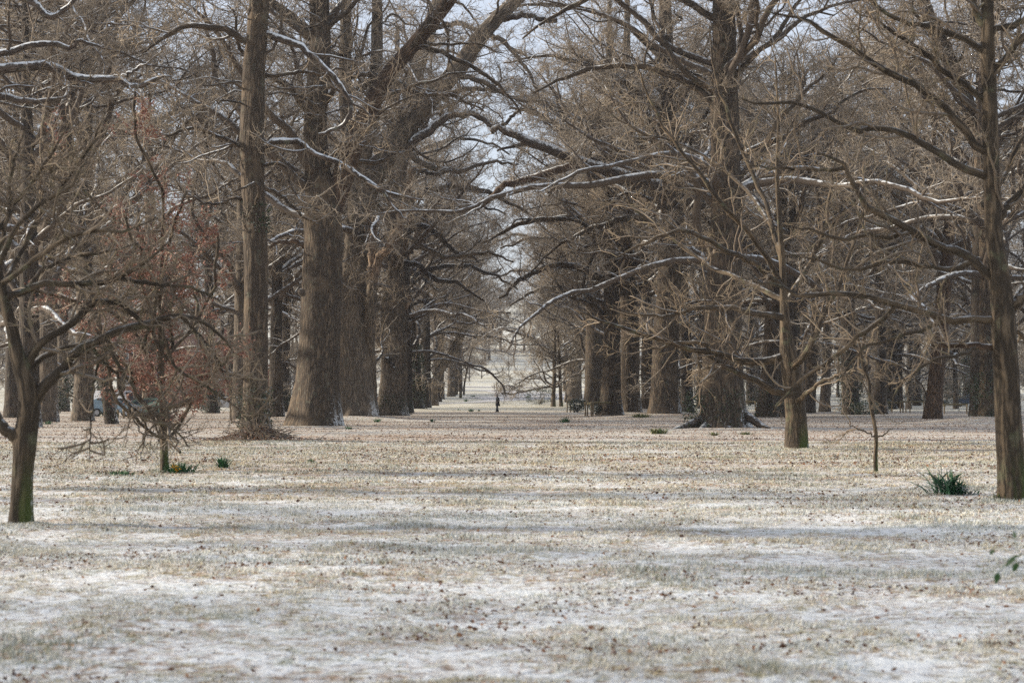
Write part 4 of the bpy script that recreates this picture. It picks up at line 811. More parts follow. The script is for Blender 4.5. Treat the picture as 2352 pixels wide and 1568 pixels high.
daffodils(413, 1086, 66, 26, 110, 'dark green daffodil clump with a yellow flower at the foot of the russet tree', 2, flower=[(-.09, .16), (-.02, .10)], lean=.6)
daffodils(272, 1091, 84, 12, 90, 'low wide daffodil clump left of the russet tree', 3, lean=.7)
daffodils(513, 1076, 28, 24, 60, 'upright daffodil clump right of the russet tree', 4, lean=.3)
daffodils(714, 1062, 18, 9, 26, 'tiny daffodil tuft in the open grass below the widest oak', 5)
daffodils(1297, 970, 26, 12, 60, 'daffodil clump in the middle of the avenue, in front of the timber railing', 6)
daffodils(994, 969, 11, 7, 26, 'small dark daffodil clump left of the avenue centre line', 7)
daffodils(868, 969, 16, 10, 30, 'daffodil clump at the foot of the pollarded oak', 8)
daffodils(1082, 945, 9, 7, 26, 'daffodil clump on the green strip nearest the walker', 9)
daffodils(1053, 942, 5, 4, 14, 'smallest daffodil tuft on the green strip', 10)
daffodils(1099, 944, 7, 4, 16, 'flat daffodil tuft between the walker and the nearest clump', 11)
daffodils(1070, 922, 7, 6, 20, 'dark round clump in the clearing above the green strip', 12)
daffodils(1085, 911, 14, 4, 30, 'wide low clump at the clearing edge beside the thin stems', 13)
daffodils(110, 974, 30, 8, 40, 'daffodil leaves in the shade behind the near forked tree', 14)
daffodils(800, 985, 16, 7, 26, 'daffodil sprouts under the widest oak', 15)
for k, (u, v, w_, h_, n, lab) in enumerate(((1512, 996, 46, 14, 130, 'green grass tuft at the tip of the long left root'), (1640, 1000, 18, 9, 60, 'bright green sprouts in front of the big root-flared oak'),
        (1712, 998, 30, 8, 60, 'green sprouts by the snowy right-hand roots'), (2308, 1150, 50, 16, 140, 'green grass tuft at the foot of the near right tree'), (1470, 958, 50, 9, 120, 'green grass on the bank below two oaks of the right row'),
        (1590, 962, 46, 9, 90, 'grass tuft on the snowy bank right of the arching-limb oak'))):
    daffodils(u, v, w_, h_, n, lab, 50+k, name='grass_tuft', mat='tuft' if 'bright' in lab or 'green' in lab else 'tuft_dark', cat='grass tuft', lean=.8)

# brush and dead leaves heaped round the slim trunk
rg = np.random.default_rng(31); bx, by = (588-CU)/FPX*70, 70.
br = empty('brush_pile', (bx, by-.5, float(gz(bx, by-.5)))); tag(br, 'low heap of dead leaves and twigs round the foot of the slim tall trunk', 'brush pile')
n = 260; a = rg.uniform(0, 6.28, n); r = np.abs(rg.normal(0, .62, n)); P0 = np.column_stack([np.cos(a)*r*1.25+.1, np.sin(a)*r*.8, .5*np.exp(-(r/.75)**2)*rg.uniform(.2, 1, n)])
dr = nrm(np.column_stack([np.cos(a), np.sin(a)*.6, rg.normal(.35, .4, n)])); L = rg.uniform(.3, .9, n)[:, None]
pts = np.stack([P0+dr*L*q+np.array([0, 0, -.25])*(q**2)*L for q in np.linspace(0, 1, 4)], 1); pts[..., 2] = np.maximum(pts[..., 2], .0); rr = np.linspace(.014, .005, 4)[None].repeat(n, 0)
V, Q, T, rad = tubes(pts, rr, 3); tag(obj('brush_twigs', mesh('brush_twigs', V, Q, T, [M['twig']], {'rad': rad}), br), kind='stuff')
n = 3200; a = rg.uniform(0, 6.28, n); r = np.abs(rg.normal(0, .7, n)); C = np.column_stack([np.cos(a)*r*1.3+.1, np.sin(a)*r*.85, .04+.52*np.exp(-(r/.72)**2)*rg.uniform(.3, 1, n)])
V, T, g = leaf_cards(C, .075, rg, tilt=.9); obj('dead_leaves', mesh('dead_leaves', V, tris=T, mats=[M['dead_leaf']], attrs={'g': g}, smooth=False), br)

def shrub(u, d, w_, h_, label, seed, n=1500, mat='holly', leaf=.12, base=None):
    rng = np.random.default_rng(seed); x = (u-CU)/FPX*d
    root = empty('evergreen_shrub', (x, d, float(gz(x, d)))); tag(root, label, 'shrub', 'evergreen shrubs under the trees')
    a = rng.uniform(0, 6.28, 14); p = np.stack([np.stack([np.cos(a)*q*w_*.38*rng.uniform(.3, 1, 14), np.sin(a)*q*w_*.38, h_*.85*q*rng.uniform(.6, 1, 14)], 1) for q in np.linspace(0, 1, 4)], 1)
    V, Q, T, rad = tubes(p, np.linspace(.025, .008, 4)[None].repeat(14, 0), 4); obj('stems', mesh('stems', V, Q, T, [M['twig']], {'rad': rad}), root)
    c = rng.normal(size=(n, 3)); c = c/np.linalg.norm(c, axis=1, keepdims=True)*rng.uniform(.45, 1, n)[:, None]**.6; lum = .75+.5*VN(c[:, 0]*2.4+seed, c[:, 2]*2.4+c[:, 1])
    C = c*lum[:, None]*np.array([w_/2, w_/2.4, h_*.52])+np.array([0, 0, h_*.5]); C[:, 2] = np.maximum(C[:, 2], .05)
    V, T, g = leaf_cards(C, leaf, rng, aspect=.7, droop=.2); obj('foliage', mesh('foliage', V, tris=T, mats=[M[mat]], attrs={'g': g}, smooth=False), root)
shrub(1326, 192, 1.7, 1.4, 'dark snow-dusted shrub behind the left one of the two central railings', 1)
shrub(1380, 160, 2.2, 1.2, 'dark snow-dusted shrub behind the double-post railing', 2)
shrub(2028, 200, 2.6, 1.5, 'dark shrub at the left end of the long railing', 3)
shrub(1783, 178, 1.8, 1.1, 'snow-dusted shrub behind the small railing of the wide-footed trunk', 4)
shrub(1985, 168, 2.6, 1.2, 'low dark shrub spreading right of the ivy-covered trunk', 5)
shrub(470, 215, 5.0, 2.4, 'large dark shrub behind the leaning trunk on the left', 6, 2200, leaf=.18)
shrub(120, 190, 6.0, 4.2, 'dark evergreen shrub mass left of the parked cars', 7, 2600, leaf=.22)
shrub(2170, 262, 5.0, 2.6, 'dark evergreen bush behind the dark car', 8, 2000, leaf=.2)
shrub(2110, 270, 4.0, 2.0, 'rounded dark bush on the slope above the long railing', 9, 1600, leaf=.2)
shrub(1240, 268, 4.6, 2.2, 'low brown-green bush at the right edge of the clearing', 10, 1500, leaf=.14)

# ------------------------------------------------------------------ timber railings, posts, bollards
def rod(name, p, q, r, mat, parent, seed=0, sides=10):
    rng = np.random.default_rng(seed); t = np.linspace(0, 1, 6)[:, None]; P = np.array(p)*(1-t)+np.array(q)*t
    return wood_tube(name, P, np.full(6, r), M[mat], parent, rng, sides)
def railing(d, posts, rails, label, h=1.0, seed=0):
    x0 = (posts[0][0]-CU)/FPX*d; root = empty('timber_railing', (x0, d, float(gz(x0, d)))); tag(root, label, 'railing', 'timber railings round the trees')
    for k, (u, dy) in enumerate(posts):
        x = (u-CU)/FPX*d-x0; z = float(gz(x+x0, d+dy)-gz(x0, d)); rod('post', (x, dy, z-.2), (x, dy, z+h*(1-.03*(k % 2))), .062, 'wood', root, seed+k)
    for k, (u0, y0, u1, y1, z) in enumerate(rails):
        rod('rail', ((u0-CU)/FPX*d-x0, y0, z), ((u1-CU)/FPX*d-x0, y1, z), .085, 'moss_wood', root, seed+20+k)
railing(158, [(1345, .5), (1350, .5), (1358, -.2), (1362, -.2)], [(1341, .68, 1400, .68, 1.06), (1355, -.02, 1404, .3, 1.06), (1345, .9, 1358, -.35, .97)], 'double-post timber railing with mossy rails left of an oak trunk', 1.1, 1)
railing(193, [(1303, .6), (1310, .3), (1318, -.3)], [(1300, .75, 1340, 1.4, 1.02), (1316, -.15, 1345, .3, 1.10), (1305, 1.5, 1317, -.4, .94)], 'timber railing round a shrub, furthest of the central two', 1.08, 2)
railing(188, [(2050, .3), (2069, .2), (2075, .2), (2081, .0), (2090, .0), (2124, .4)], [(2030, .3, 2071, .38, .98), (2067, .18, 2128, .6, 1.04)], 'long timber railing left of the reddish trunk', 1.06, 3)
railing(175, [(2160, .2), (2168, -.2), (2222, .2)], [(2157, .38, 2226, .38, .84), (2160, .5, 2168, -.4, .76)], 'low timber railing in front of the dark car', .84, 4)
railing(165, [(1766, .2), (1774, .2), (1806, .3)], [(1760, .36, 1812, .46, .82)], 'small timber railing at the wide-footed trunk', .82, 5)
railing(215, [(1709, 0), (1735, 0), (1752, 0)], [(1700, .15, 1760, .15, .95)], 'single-rail timber barrier seen right of the root-flared oak', 1.0, 6)
for k, u in enumerate((250, 271, 284, 294.5, 304)):
    x = (u-CU)/FPX*147; b = rod('wooden_bollard', (0, 0, -.2), (0, 0, .66-.04*(k % 2)), .085, 'wood', None, 40+k); b.location = (x, 147, float(gz(x, 147)))
    tag(b, ('leftmost wooden bollard in front of the parked cars', 'second wooden bollard from the left, before the parked cars', 'middle wooden bollard before the parked cars', 'fourth bollard from the left, pale in the sun', 'rightmost wooden bollard by the green car')[k], 'bollard', 'wooden bollards')
for k, u in enumerate((858, 863.5, 869)):
    x = (u-CU)/FPX*200; b = rod('wooden_bollard', (0, 0, -.2), (0, 0, .72+.05*k), .11, 'wood', None, 50+k); b.location = (x, 200, float(gz(x, 200)))
    tag(b, ('left one of three short bollards between two old oaks', 'middle one of three short bollards between two old oaks', 'right one of three short bollards between two old oaks')[k], 'bollard', 'wooden bollards')
for k, (u, v, h) in enumerate(((1141, 889.5, 1.25), (1157, 889.5, 1.3))):
    x, y = hit(u, v); b = rod('wooden_post', (0, 0, -.3), (0, 0, h), .10, 'moss_wood', None, 60+k); b.location = (x, y, float(gz(x, y)))
    tag(b, ('left one of two bare posts on the far slope', 'right one of two bare posts on the far slope')[k], 'post', 'posts on the far slope')
x, y = hit(1042, 893); st = empty('tree_stump', (x, y, float(gz(x, y)))); tag(st, 'snow-capped dead stump with broken tiers at the left of the clearing', 'stump'); rg = np.random.default_rng(3)
c = curve([(0, 0, -.3), (0, 0, 1.0), (-.15, 0, 1.9), (.1, 0, 2.6), (-.1, 0, 3.1)], [.62, .5, .42, .28, .12], rg, K=14); wood_tube('trunk', c[0], c[1], M['bark_dark'], st, rg, 14)
c = curve([(-.2, 0, 1.6), (-.6, -.2, 1.75), (-.8, -.2, 2.1)], [.22, .2, .12], rg, K=8); wood_tube('stub', c[0], c[1], M['snag'], st, rg, 10)

# ------------------------------------------------------------------ the walker
def person(u, v, label):
    x, y = hit(u, v); root = empty('person', (x, y, float(gz(x, y)))); tag(root, label, 'person'); rng = np.random.default_rng(8)
    skin = flat_mat('skin', (.50, .30, .22), .6); dark = flat_mat('dark_wool', (.018, .020, .024), .9, .3, 30); navy = flat_mat('navy_trousers', (.016, .022, .035), .9)
    J = {'pelvis': (0, 0, .95), 'waist': (.01, 0, 1.10), 'chest': (.02, 0, 1.32), 'neck0': (.01, 0, 1.47), 'neck1': (-.03, 0, 1.545), 'jaw': (-.05, 0, 1.60), 'head': (-.045, 0, 1.68), 'top': (-.035, 0, 1.74)}
    R_ = {'pelvis': (.15, .17), 'waist': (.13, .15), 'chest': (.14, .18), 'neck0': (.08, .10), 'neck1': (.055, .055), 'jaw': (.08, .07), 'head': (.10, .085), 'top': (.07, .065)}
    E = [('pelvis', 'waist'), ('waist', 'chest'), ('chest', 'neck0'), ('neck0', 'neck1'), ('neck1', 'jaw'), ('jaw', 'head'), ('head', 'top')]
    for sd, n in ((-1, 'l'), (1, 'r')):
        st = -.10 if sd < 0 else .10
        J.update({n+'hip': (0, sd*.10, .88), n+'knee': (st*.3-.03, sd*.10, .50), n+'ankle': (st, sd*.09, .09), n+'toe': (st-.15, sd*.10, .04),
                  n+'sho': (.01, sd*.19, 1.42), n+'elb': (.09, sd*.27, 1.16), n+'wri': (-.07, sd*.22, .99), n+'hand': (-.13, sd*.19, .95)})
        R_.update({n+'hip': (.095, .095), n+'knee': (.062, .062), n+'ankle': (.045, .045), n+'toe': (.04, .045), n+'sho': (.075, .075), n+'elb': (.052, .052), n+'wri': (.036, .036), n+'hand': (.04, .03)})
        E += [('pelvis', n+'hip'), (n+'hip', n+'knee'), (n+'knee', n+'ankle'), (n+'ankle', n+'toe'), ('chest', n+'sho'), (n+'sho', n+'elb'), (n+'elb', n+'wri'), (n+'wri', n+'hand')]
    names = list(J); me = bpy.data.meshes.new('body'); me.from_pydata([J[k] for k in names], [(names.index(a), names.index(b)) for a, b in E], []); me.materials.append(skin); me.materials.append(navy)
    b = obj('body', me, root); sk = b.modifiers.new('skin', 'SKIN'); sk.use_smooth_shade = True; b.modifiers.new('smooth', 'SUBSURF').levels = 2; b.modifiers['smooth'].render_levels = 2
    for k, n in enumerate(names): me.skin_vertices[0].data[k].radius = R_[n]
    me.skin_vertices[0].data[0].use_root = True
    def loft(name, rings, mat, parent, sides=18):
        P = np.array([r[0] for r in rings], float); th = np.arange(sides)*2*np.pi/sides
        V = np.stack([np.column_stack([p[0]+r[1]*np.cos(th), p[1]+r[2]*np.sin(th), np.full(sides, p[2])+.0*th]) for p, r in zip(P, rings)])
        V[1:-1] *= 1+.012*rng.normal(size=V[1:-1].shape)*np.array([1, 1, 0]); K = len(rings)
        k, j = np.meshgrid(np.arange(K-1), np.arange(sides), indexing='ij'); Q = np.stack([k*sides+j, k*sides+(j+1) % sides, (k+1)*sides+(j+1) % sides, (k+1)*sides+j], -1).reshape(-1, 4)
        return obj(name, mesh(name, V.reshape(-1, 3), Q, mats=[mat]), parent)
    coat = loft('coat', [((.05, 0, .60), .23, .25), ((.045, 0, .63), .245, .265), ((.02, 0, .80), .215, .25), ((.01, 0, 1.0), .19, .235), ((.01, 0, 1.12), .18, .23), ((.02, 0, 1.32), .185, .25), ((.015, 0, 1.42), .16, .235), ((.0, 0, 1.49), .11, .14), ((-.015, 0, 1.56), .095, .10), ((-.02, 0, 1.58), .08, .085)], dark, root)
    for sd in (-1, 1):
        c = curve([(.01, sd*.18, 1.43), (.06, sd*.26, 1.30), (.10, sd*.28, 1.15), (.02, sd*.26, 1.05), (-.07, sd*.22, .985)], [.095, .09, .08, .072, .062], rng, K=12); wood_tube('sleeve', c[0], c[1], dark, coat, rng, 12)
    for sd, st in ((-1, -.10), (1, .10)):
        c = curve([(0, sd*.10, .90), (st*.3-.03, sd*.10, .50), (st, sd*.09, .07)], [.115, .085, .075], rng, K=10); wood_tube('trouser_leg', c[0], c[1], navy, root, rng, 12)
        c = curve([(st+.07, sd*.095, .055), (st, sd*.095, .06), (st-.12, sd*.10, .045), (st-.19, sd*.10, .035)], [.05, .06, .05, .03], rng, K=8); wood_tube('shoe', c[0], c[1], flat_mat('black_shoe', (.012, .012, .012), .5), root, rng, 10)
    hat = loft('hat', [((-.042, 0, 1.69), .118, .105), ((-.04, 0, 1.735), .118, .105), ((-.032, 0, 1.775), .10, .092), ((-.025, 0, 1.815), .06, .055), ((-.022, 0, 1.83), .02, .02)], flat_mat('navy_wool', (.02, .035, .07), .95), root)
    loft('hat_band', [((-.042, 0, 1.675), .120, .108), ((-.042, 0, 1.68), .125, .112), ((-.041, 0, 1.715), .125, .112), ((-.041, 0, 1.72), .12, .107)], flat_mat('grey_wool', (.35, .34, .35), .95), hat)
    c = curve([(-.13, 0, 1.665), (-.155, 0, 1.635), (-.168, 0, 1.615), (-.14, 0, 1.605)], [.012, .018, .02, .012], rng, K=8); wood_tube('nose', c[0], c[1], skin, root, rng, 8)
    for sd in (-1, 1):
        bm = bmesh.new(); bmesh.ops.create_uvsphere(bm, u_segments=8, v_segments=6, radius=.012); m_ = bpy.data.meshes.new('eye'); bm.to_mesh(m_); bm.free(); m_.materials.append(flat_mat('eye', (.03, .02, .02), .3)); obj('eye', m_, root, (-.135, sd*.032, 1.662))
        c = curve([(-.03, sd*.082, 1.66), (-.02, sd*.098, 1.645), (-.035, sd*.085, 1.61)], [.014, .018, .01], rng, K=6); wood_tube('ear', c[0], c[1], skin, root, rng, 8)
    c = curve([(-.132, -.028, 1.59), (-.143, 0, 1.588), (-.132, .028, 1.59)], [.006, .009, .006], rng, K=6); wood_tube('mouth', c[0], c[1], flat_mat('lips', (.35, .13, .11), .5), root, rng, 6)
    loft('hair', [((-.0, 0, 1.58), .075, .088), ((.0, 0, 1.63), .09, .095), ((-.01, 0, 1.68), .105, .10)], flat_mat('grey_hair', (.30, .28, .26), .9), root)
    root.rotation_euler = (0, 0, math.radians(12)); return root
person(1142.5, 946, 'walker in a dark coat and navy woollen hat far down the avenue')

# ------------------------------------------------------------------ parked vehicles, house, hedge and wall glimpsed between the trunks
GLASS = flat_mat('dark_glass', (.03, .04, .05), .08, spec=.6); RUB = flat_mat('rubber', (.015, .015, .015), .8); CHR = flat_mat('wheel_metal', (.35, .35, .36), .35, metal=.8)
def solid(name, pts, y0, y1, mat, parent, inset=0.0, bev=.04, top=None):
    """side profile extruded across the width; points above 'top' pull in"""
    b = bmesh.new(); rows = []
    for yy, sg in ((y0, 1), (y1, -1)):
        rows.append([b.verts.new((p[0], yy+sg*(inset if top is not None and p[1] > top else 0), p[1])) for p in pts])
    n = len(pts); b.faces.new(rows[0]); b.faces.new(list(reversed(rows[1])))
    for k in range(n): b.faces.new((rows[0][k], rows[1][k], rows[1][(k+1) % n], rows[0][(k+1) % n]))
    bmesh.ops.recalc_face_normals(b, faces=b.faces)
    if bev: bmesh.ops.bevel(b, geom=list(b.edges), offset=bev, segments=2, affect='EDGES', clamp_overlap=True)
    me = bpy.data.meshes.new(name); b.to_mesh(me); b.free(); me.materials.append(mat); return obj(name, me, parent)
def vehicle(name, u, d, rz, col, label, kind='car', zoff=0.0):
    x = (u-CU)/FPX*d; root = empty(name, (x, d, float(gz(x, d))+zoff), rz); tag(root, label, 'van' if kind == 'van' else 'car')
    paint = flat_mat('paint', col, .25, spec=.5); W = .86
    if kind == 'van':
        body = [(-2.4, .35), (-2.4, 1.0), (-2.35, 1.95), (-2.2, 2.1), (.9, 2.1), (1.15, 2.0), (1.75, 1.25), (2.4, 1.02), (2.5, .8), (2.48, .35)]
        win = [(-.3, 1.25), (-.3, 1.85), (.85, 1.85), (1.45, 1.25)]; ws = ((1.19, 1.95), (1.70, 1.30)); top = 1.2; ins = .10
    else:
        body = [(-2.0, .32), (-2.05, .75), (-1.95, .95), (-1.55, 1.38), (-1.2, 1.46), (.15, 1.46), (.35, 1.40), (1.05, .98), (1.85, .82), (2.02, .65), (2.0, .32)]
        win = [(-1.55, 1.0), (-1.35, 1.33), (.1, 1.37), (.85, .99)]; ws = ((.40, 1.37), (1.02, 1.01)); top = .97; ins = .16
    solid('body', body, -W, W, paint, root, ins, .05, top)
    for sg in (-1, 1):
        q = solid('side_window', win, -.012, .012, GLASS, root, bev=.004); zc = (win[0][1]+win[1][1])/2; q.location = (0, sg*(W-ins+.012), 0)
    (xa, za), (xb, zb) = ws
    b = bmesh.new(); hw = W-ins-.06; n = Vector((za-zb, 0, xb-xa)).normalized()*.02
    vs = [b.verts.new(Vector(p)+n) for p in ((xa, -hw, za), (xa, hw, za), (xb, hw+.08, zb), (xb, -hw-.08, zb))]; b.faces.new(vs); e = bmesh.ops.extrude_face_region(b, geom=list(b.faces)); bmesh.ops.translate(b, verts=[v for v in e['geom'] if isinstance(v, bmesh.types.BMVert)], vec=-n*.9)
    bmesh.ops.recalc_face_normals(b, faces=b.faces); me = bpy.data.meshes.new('windscreen'); b.to_mesh(me); b.free(); me.materials.append(GLASS); obj('windscreen', me, root)
    L = 2.4 if kind == 'van' else 2.0
    for sx in (-.63, .63):
        for sg in (-1, 1):
            b = bmesh.new(); bmesh.ops.create_cone(b, cap_ends=True, segments=20, radius1=.32, radius2=.32, depth=.2); bmesh.ops.rotate(b, verts=b.verts, cent=(0, 0, 0), matrix=__import__('mathutils').Matrix.Rotation(math.pi/2, 3, 'X'))
            me = bpy.data.meshes.new('wheel'); b.to_mesh(me); b.free(); me.materials.append(RUB); wv = obj('wheel', me, root, (sx*L, sg*(W-.06), .32))
            b = bmesh.new(); bmesh.ops.create_cone(b, cap_ends=True, segments=16, radius1=.2, radius2=.2, depth=.03); bmesh.ops.rotate(b, verts=b.verts, cent=(0, 0, 0), matrix=__import__('mathutils').Matrix.Rotation(math.pi/2, 3, 'X'))
            me = bpy.data.meshes.new('rim'); b.to_mesh(me); b.free(); me.materials.append(CHR); obj('rim', me, wv, (0, sg*.1, 0))
    for sg in (-1, 1):
        fx = body[-2][0]-.02; solid('headlight', [(fx-.1, .62), (fx-.1, .74), (fx+.03, .72), (fx+.03, .62)], -.14, .14, flat_mat('lamp_glass', (.6, .6, .62), .1, spec=.6), root, bev=.01).location = (0, sg*.6, .02)
        solid('tail_light', [(-L-.04, .75), (-L-.04, .92), (-L+.06, .92), (-L+.06, .75)], -.10, .10, flat_mat('red_lens', (.35, .02, .015), .2), root, bev=.01).location = (0, sg*.7, 0)
    return root
vehicle('parked_van', 268, 168, math.radians(-20), (.62, .64, .68), 'silver van parked behind the pale broad trunk', 'van')
vehicle('parked_car', 268, 156, math.radians(-12), (.17, .25, .31), 'light blue hatchback parked behind the wooden bollards')
vehicle('parked_car', 330, 160, math.radians(168), (.10, .17, .13), 'dull green car parked right of the bollards')
vehicle('parked_car', 520, 215, math.radians(25), (.70, .71, .72), 'white car half hidden behind the brushy foot of the slim trunk')
vehicle('parked_car', 2226, 250, math.radians(175), (.03, .045, .07), 'dark blue car behind the low timber railing on the right')
vehicle('parked_car', 766, 232, math.radians(0), (.10, .26, .33), 'teal car glimpsed between the two widest left trunks')
def brick_material():
    m = NT('brickwork'); b = m.n('ShaderNodeTexBrick'); b.inputs['Scale'].default_value = 1.0; b.inputs['Brick Width'].default_value = .225; b.inputs['Row Height'].default_value = .075; b.inputs['Mortar Size'].default_value = .008
    b.inputs['Color1'].default_value = (.26, .085, .055, 1); b.inputs['Color2'].default_value = (.17, .06, .045, 1); b.inputs['Mortar'].default_value = (.28, .22, .18, 1)
    c = m.n('ShaderNodeTexCoord'); x = m.n('ShaderNodeSeparateXYZ'); m.l(c.outputs['Object'], x.inputs[0]); y = m.n('ShaderNodeCombineXYZ'); m.l(m.math('ADD', x.outputs[0], x.outputs[1]), y.inputs[0]); m.l(x.outputs[2], y.inputs[1])
    m.l(y.outputs[0], b.inputs['Vector']); m.l(b.outputs['Color'], m.b.inputs['Base Color']); return m.m
BRICK = brick_material(); WHITE = flat_mat('white_paint', (.78, .78, .76), .5); TILE = flat_mat('roof_tiles', (.13, .075, .06), .9, .3, 3)
def block(name, lo, hi, mat, parent, bev=.0):
    b = bmesh.new(); bmesh.ops.create_cube(b, size=1); lo, hi = Vector(lo), Vector(hi)
    for v in b.verts: v.co = Vector([(lo[k]+hi[k])/2+v.co[k]*(hi[k]-lo[k]) for k in range(3)])
    if bev: bmesh.ops.bevel(b, geom=list(b.edges), offset=bev, segments=1, affect='EDGES')
    me = bpy.data.meshes.new(name); b.to_mesh(me); b.free(); me.materials.append(mat); return obj(name, me, parent)
def house(u0, u1, d, base, eave, ridge, wins, label, depth=7.0):
    x0, x1 = (u0-CU)/FPX*d, (u1-CU)/FPX*d; root = empty('brick_house', ((x0+x1)/2, d, base)); tag(root, label, 'house'); h = (x1-x0)/2
    block('wall', (-h, 0, -1), (h, depth, eave), BRICK, root)
    rf = solid('roof', [(-.45, eave-.25), (depth/2, ridge), (depth+.45, eave-.25), (depth+.45, eave-.1), (depth/2, ridge+.18), (-.45, eave-.1)], -h-.3, h+.3, TILE, root, bev=0); rf.rotation_euler = (0, 0, math.pi/2); 
    for sg in (-1, 1): solid('gable', [(0.01, eave), (depth/2, ridge-.02), (depth-.01, eave)], -.1, .1, BRICK, root, bev=0).rotation_euler = (0, 0, math.pi/2); root.children[-1].location = (sg*(h-.12), 0, 0)
    block('chimney', (h*.4, depth/2-.3, ridge-.6), (h*.4+.8, depth/2+.3, ridge+1.2), BRICK, rf if False else root, .01)
    block('downpipe', (h-.16, -.1, -.5), (h-.06, -.004, eave-.3), WHITE, root)
    for (u, v, w_) in wins:
        p = PW(u, v, d); wx, wz = p[0]-(x0+x1)/2, p[2]-base
        f = block('window', (wx-w_/2, -.05, wz-.6), (wx+w_/2, .02, wz+.6), WHITE, root)
        for c in range(2 if w_ < 1.3 else 3):
            n = 2 if w_ < 1.3 else 3; a = wx-w_/2+.06+c*(w_-.06)/n
            for r in range(3): block('pane', (a, -.062, wz-.54+r*.38), (a+(w_-.06)/n-.06, -.052, wz-.54+r*.38+.33), GLASS, f)
        block('sill', (wx-w_/2-.08, -.14, wz-.7), (wx+w_/2+.08, -.053, wz-.61), WHITE, f)
    return root
house(210, 374, 246, .2, 7.6, 11.5, [(348, 822, 1.15), (343, 873, 1.5), (285, 822, 1.15), (285, 873, 1.5), (240, 822, 1.15)], 'red brick house with white small-paned windows, behind the russet tree')
house(385, 560, 268, .3, 5.6, 9.5, [(446, 860, 1.4), (500, 860, 1.4)], 'second lower brick house seen through twigs right of the first')
def hedge(u0, u1, d, h, label, seed):
    rng = np.random.default_rng(seed); x0, x1 = (u0-CU)/FPX*d, (u1-CU)/FPX*d; root = empty('hedge', ((x0+x1)/2, d, float(gz((x0+x1)/2, d)))); tag(root, label, 'hedge'); L = (x1-x0)
    p0 = np.column_stack([rng.uniform(-L/2, L/2, 120), rng.normal(0, .25, 120), np.zeros(120)]); p1 = p0+np.column_stack([rng.normal(0, .25, 120), rng.normal(0, .15, 120), np.full(120, h*.9)])
    V, Q, T, rad = tubes(np.stack([p0, (p0+p1)/2+rng.normal(0, .08, p0.shape), p1], 1), np.linspace(.03, .01, 3)[None].repeat(120, 0), 4); obj('stems', mesh('stems', V, Q, T, [M['twig']], {'rad': rad}), root)
    n = int(L*900*h/2); C = np.column_stack([rng.uniform(-L/2, L/2, n), np.clip(rng.normal(0, .4, n), -.6, .6), h*np.minimum(1, rng.random(n)**.7*1.04)]); V, T, g = leaf_cards(C, .13, rng, aspect=.7); obj('foliage', mesh('foliage', V, tris=T, mats=[M['holly']], attrs={'g': g}, smooth=False), root)
    return root
hedge(222, 378, 205, 2.1, 'clipped dark hedge with snow along its top, in front of the brick house', 1)
hw = empty('garden_wall', ((862-CU)/FPX*262, 262, float(gz((862-CU)/FPX*262, 262)))); tag(hw, 'low red brick wall seen between two old oaks of the left row', 'wall'); block('wall', (-2.2, 0, -.4), (2.2, .25, 1.05), BRICK, hw); block('coping', (-2.25, -.04, 1.052), (2.25, .29, 1.13), flat_mat('coping_stone', (.34, .30, .26), .9, .2, 4), hw, .01)

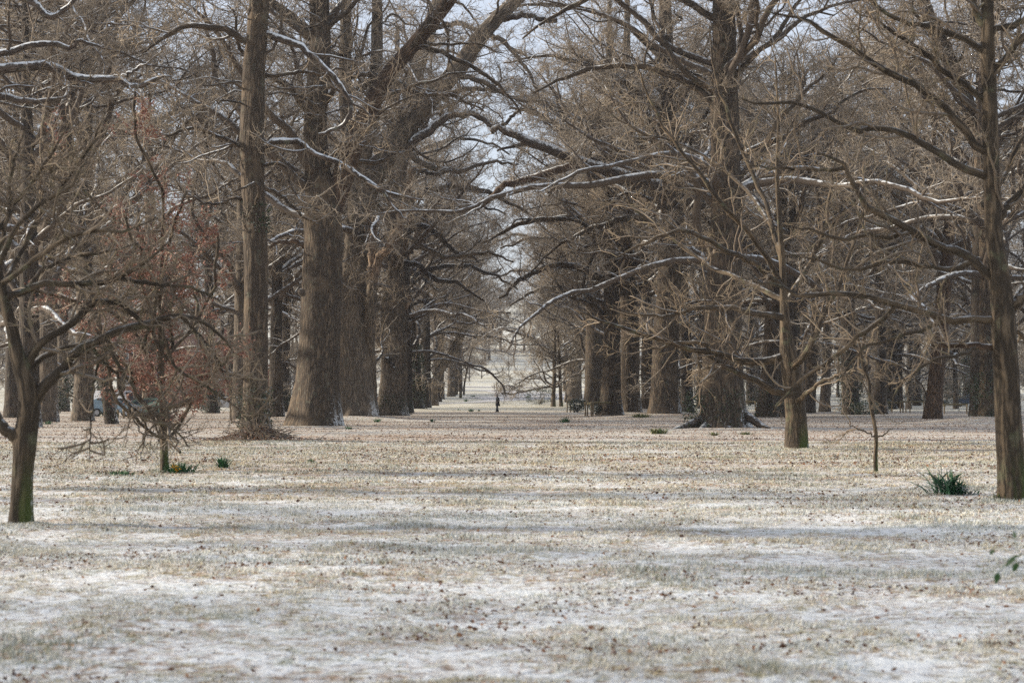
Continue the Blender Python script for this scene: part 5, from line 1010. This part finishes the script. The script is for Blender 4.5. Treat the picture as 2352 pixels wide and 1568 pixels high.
# leafy evergreen sprig hanging in from the right edge, close to the camera
rg = np.random.default_rng(12); D_ = 11.5; o0 = PW(2420, 1240, D_); sp = empty('evergreen_sprig', tuple(o0)); tag(sp, 'small out-of-focus sprig with a few green leaves at the lower right edge', 'sprig')
def spc(pts, r, name='stem'):
    c = curve(np.array([PW(u, v, D_+q) for u, v, q in pts])-o0, r, rg, K=12); wood_tube(name, c[0], c[1], M['blade_plain'], sp, rg, 6); return c
spc([(2420, 1560, .1), (2425, 1380, .05), (2420, 1240, 0), (2400, 1262, 0), (2370, 1272, 0), (2345, 1274, 0), (2332, 1276, 0)], [.006, .005, .004, .003, .0025, .002, .0016])
spc([(2345, 1274, 0), (2336, 1258, 0), (2331, 1236, 0)], [.002, .0018, .0012]); spc([(2340, 1275, 0), (2318, 1290, 0), (2296, 1308, 0), (2293, 1316, 0)], [.0018, .0014, .0011, .0009])
def sprig_leaf(u0, v0, u1, v1, wpx, col):
    a, b = PW(u0, v0, D_)-o0, PW(u1, v1, D_)-o0; wpx *= 1.15; ax = b-a; s = nrm(np.cross(ax, [0, 1, .3])); nn = nrm(np.cross(s, ax)); V, F = [], []
    for k, q in enumerate(np.linspace(0, 1, 8)):
        w_ = wpx/FPX*D_*.5*math.sin(math.pi*min(1, q**.8))**.8+.0003
        for c in (-1, 0, 1): V.append(a+ax*q+s*w_*c+nn*(.12*w_*abs(c)-.15*np.linalg.norm(ax)*q*q*.4))
    Q = [(k*3+c, k*3+c+1, k*3+c+4, k*3+c+3) for k in range(7) for c in range(2)]
    obj('leaf', mesh('leaf', V, Q, mats=[col]), sp)
LG = flat_mat('evergreen_leaf', (.035, .085, .018), .35, .3, 60, .4); LP = flat_mat('pale_leaf', (.12, .17, .08), .4, .3, 60, .4)
sprig_leaf(2293, 1314, 2287, 1340, 13, LG); sprig_leaf(2338, 1292, 2326, 1312, 13, LG); sprig_leaf(2334, 1276, 2308, 1300, 11, LP); sprig_leaf(2330, 1275, 2342, 1277, 5, LP); sprig_leaf(2285, 1262, 2272, 1272, 9, LP); sprig_leaf(2331, 1236, 2329, 1218, 7, LP)
spc([(2336, 1262, 0), (2310, 1264, 0), (2285, 1262, 0)], [.0014, .0011, .0009])

# thin winter haze between the trees
hz = block('haze', (-440, -14, -3), (440, 1090, 96), flat_mat('haze_air', (1, 1, 1)), None); hm = hz.data.materials[0]; hm.node_tree.nodes.clear()
pv = hm.node_tree.nodes.new('ShaderNodeVolumePrincipled'); pv.inputs['Color'].default_value = (.80, .84, .92, 1); pv.inputs['Density'].default_value = .00016; pv.inputs['Anisotropy'].default_value = .2
ho = hm.node_tree.nodes.new('ShaderNodeOutputMaterial'); hm.node_tree.links.new(pv.outputs[0], ho.inputs['Volume']); tag(hz, kind='stuff')
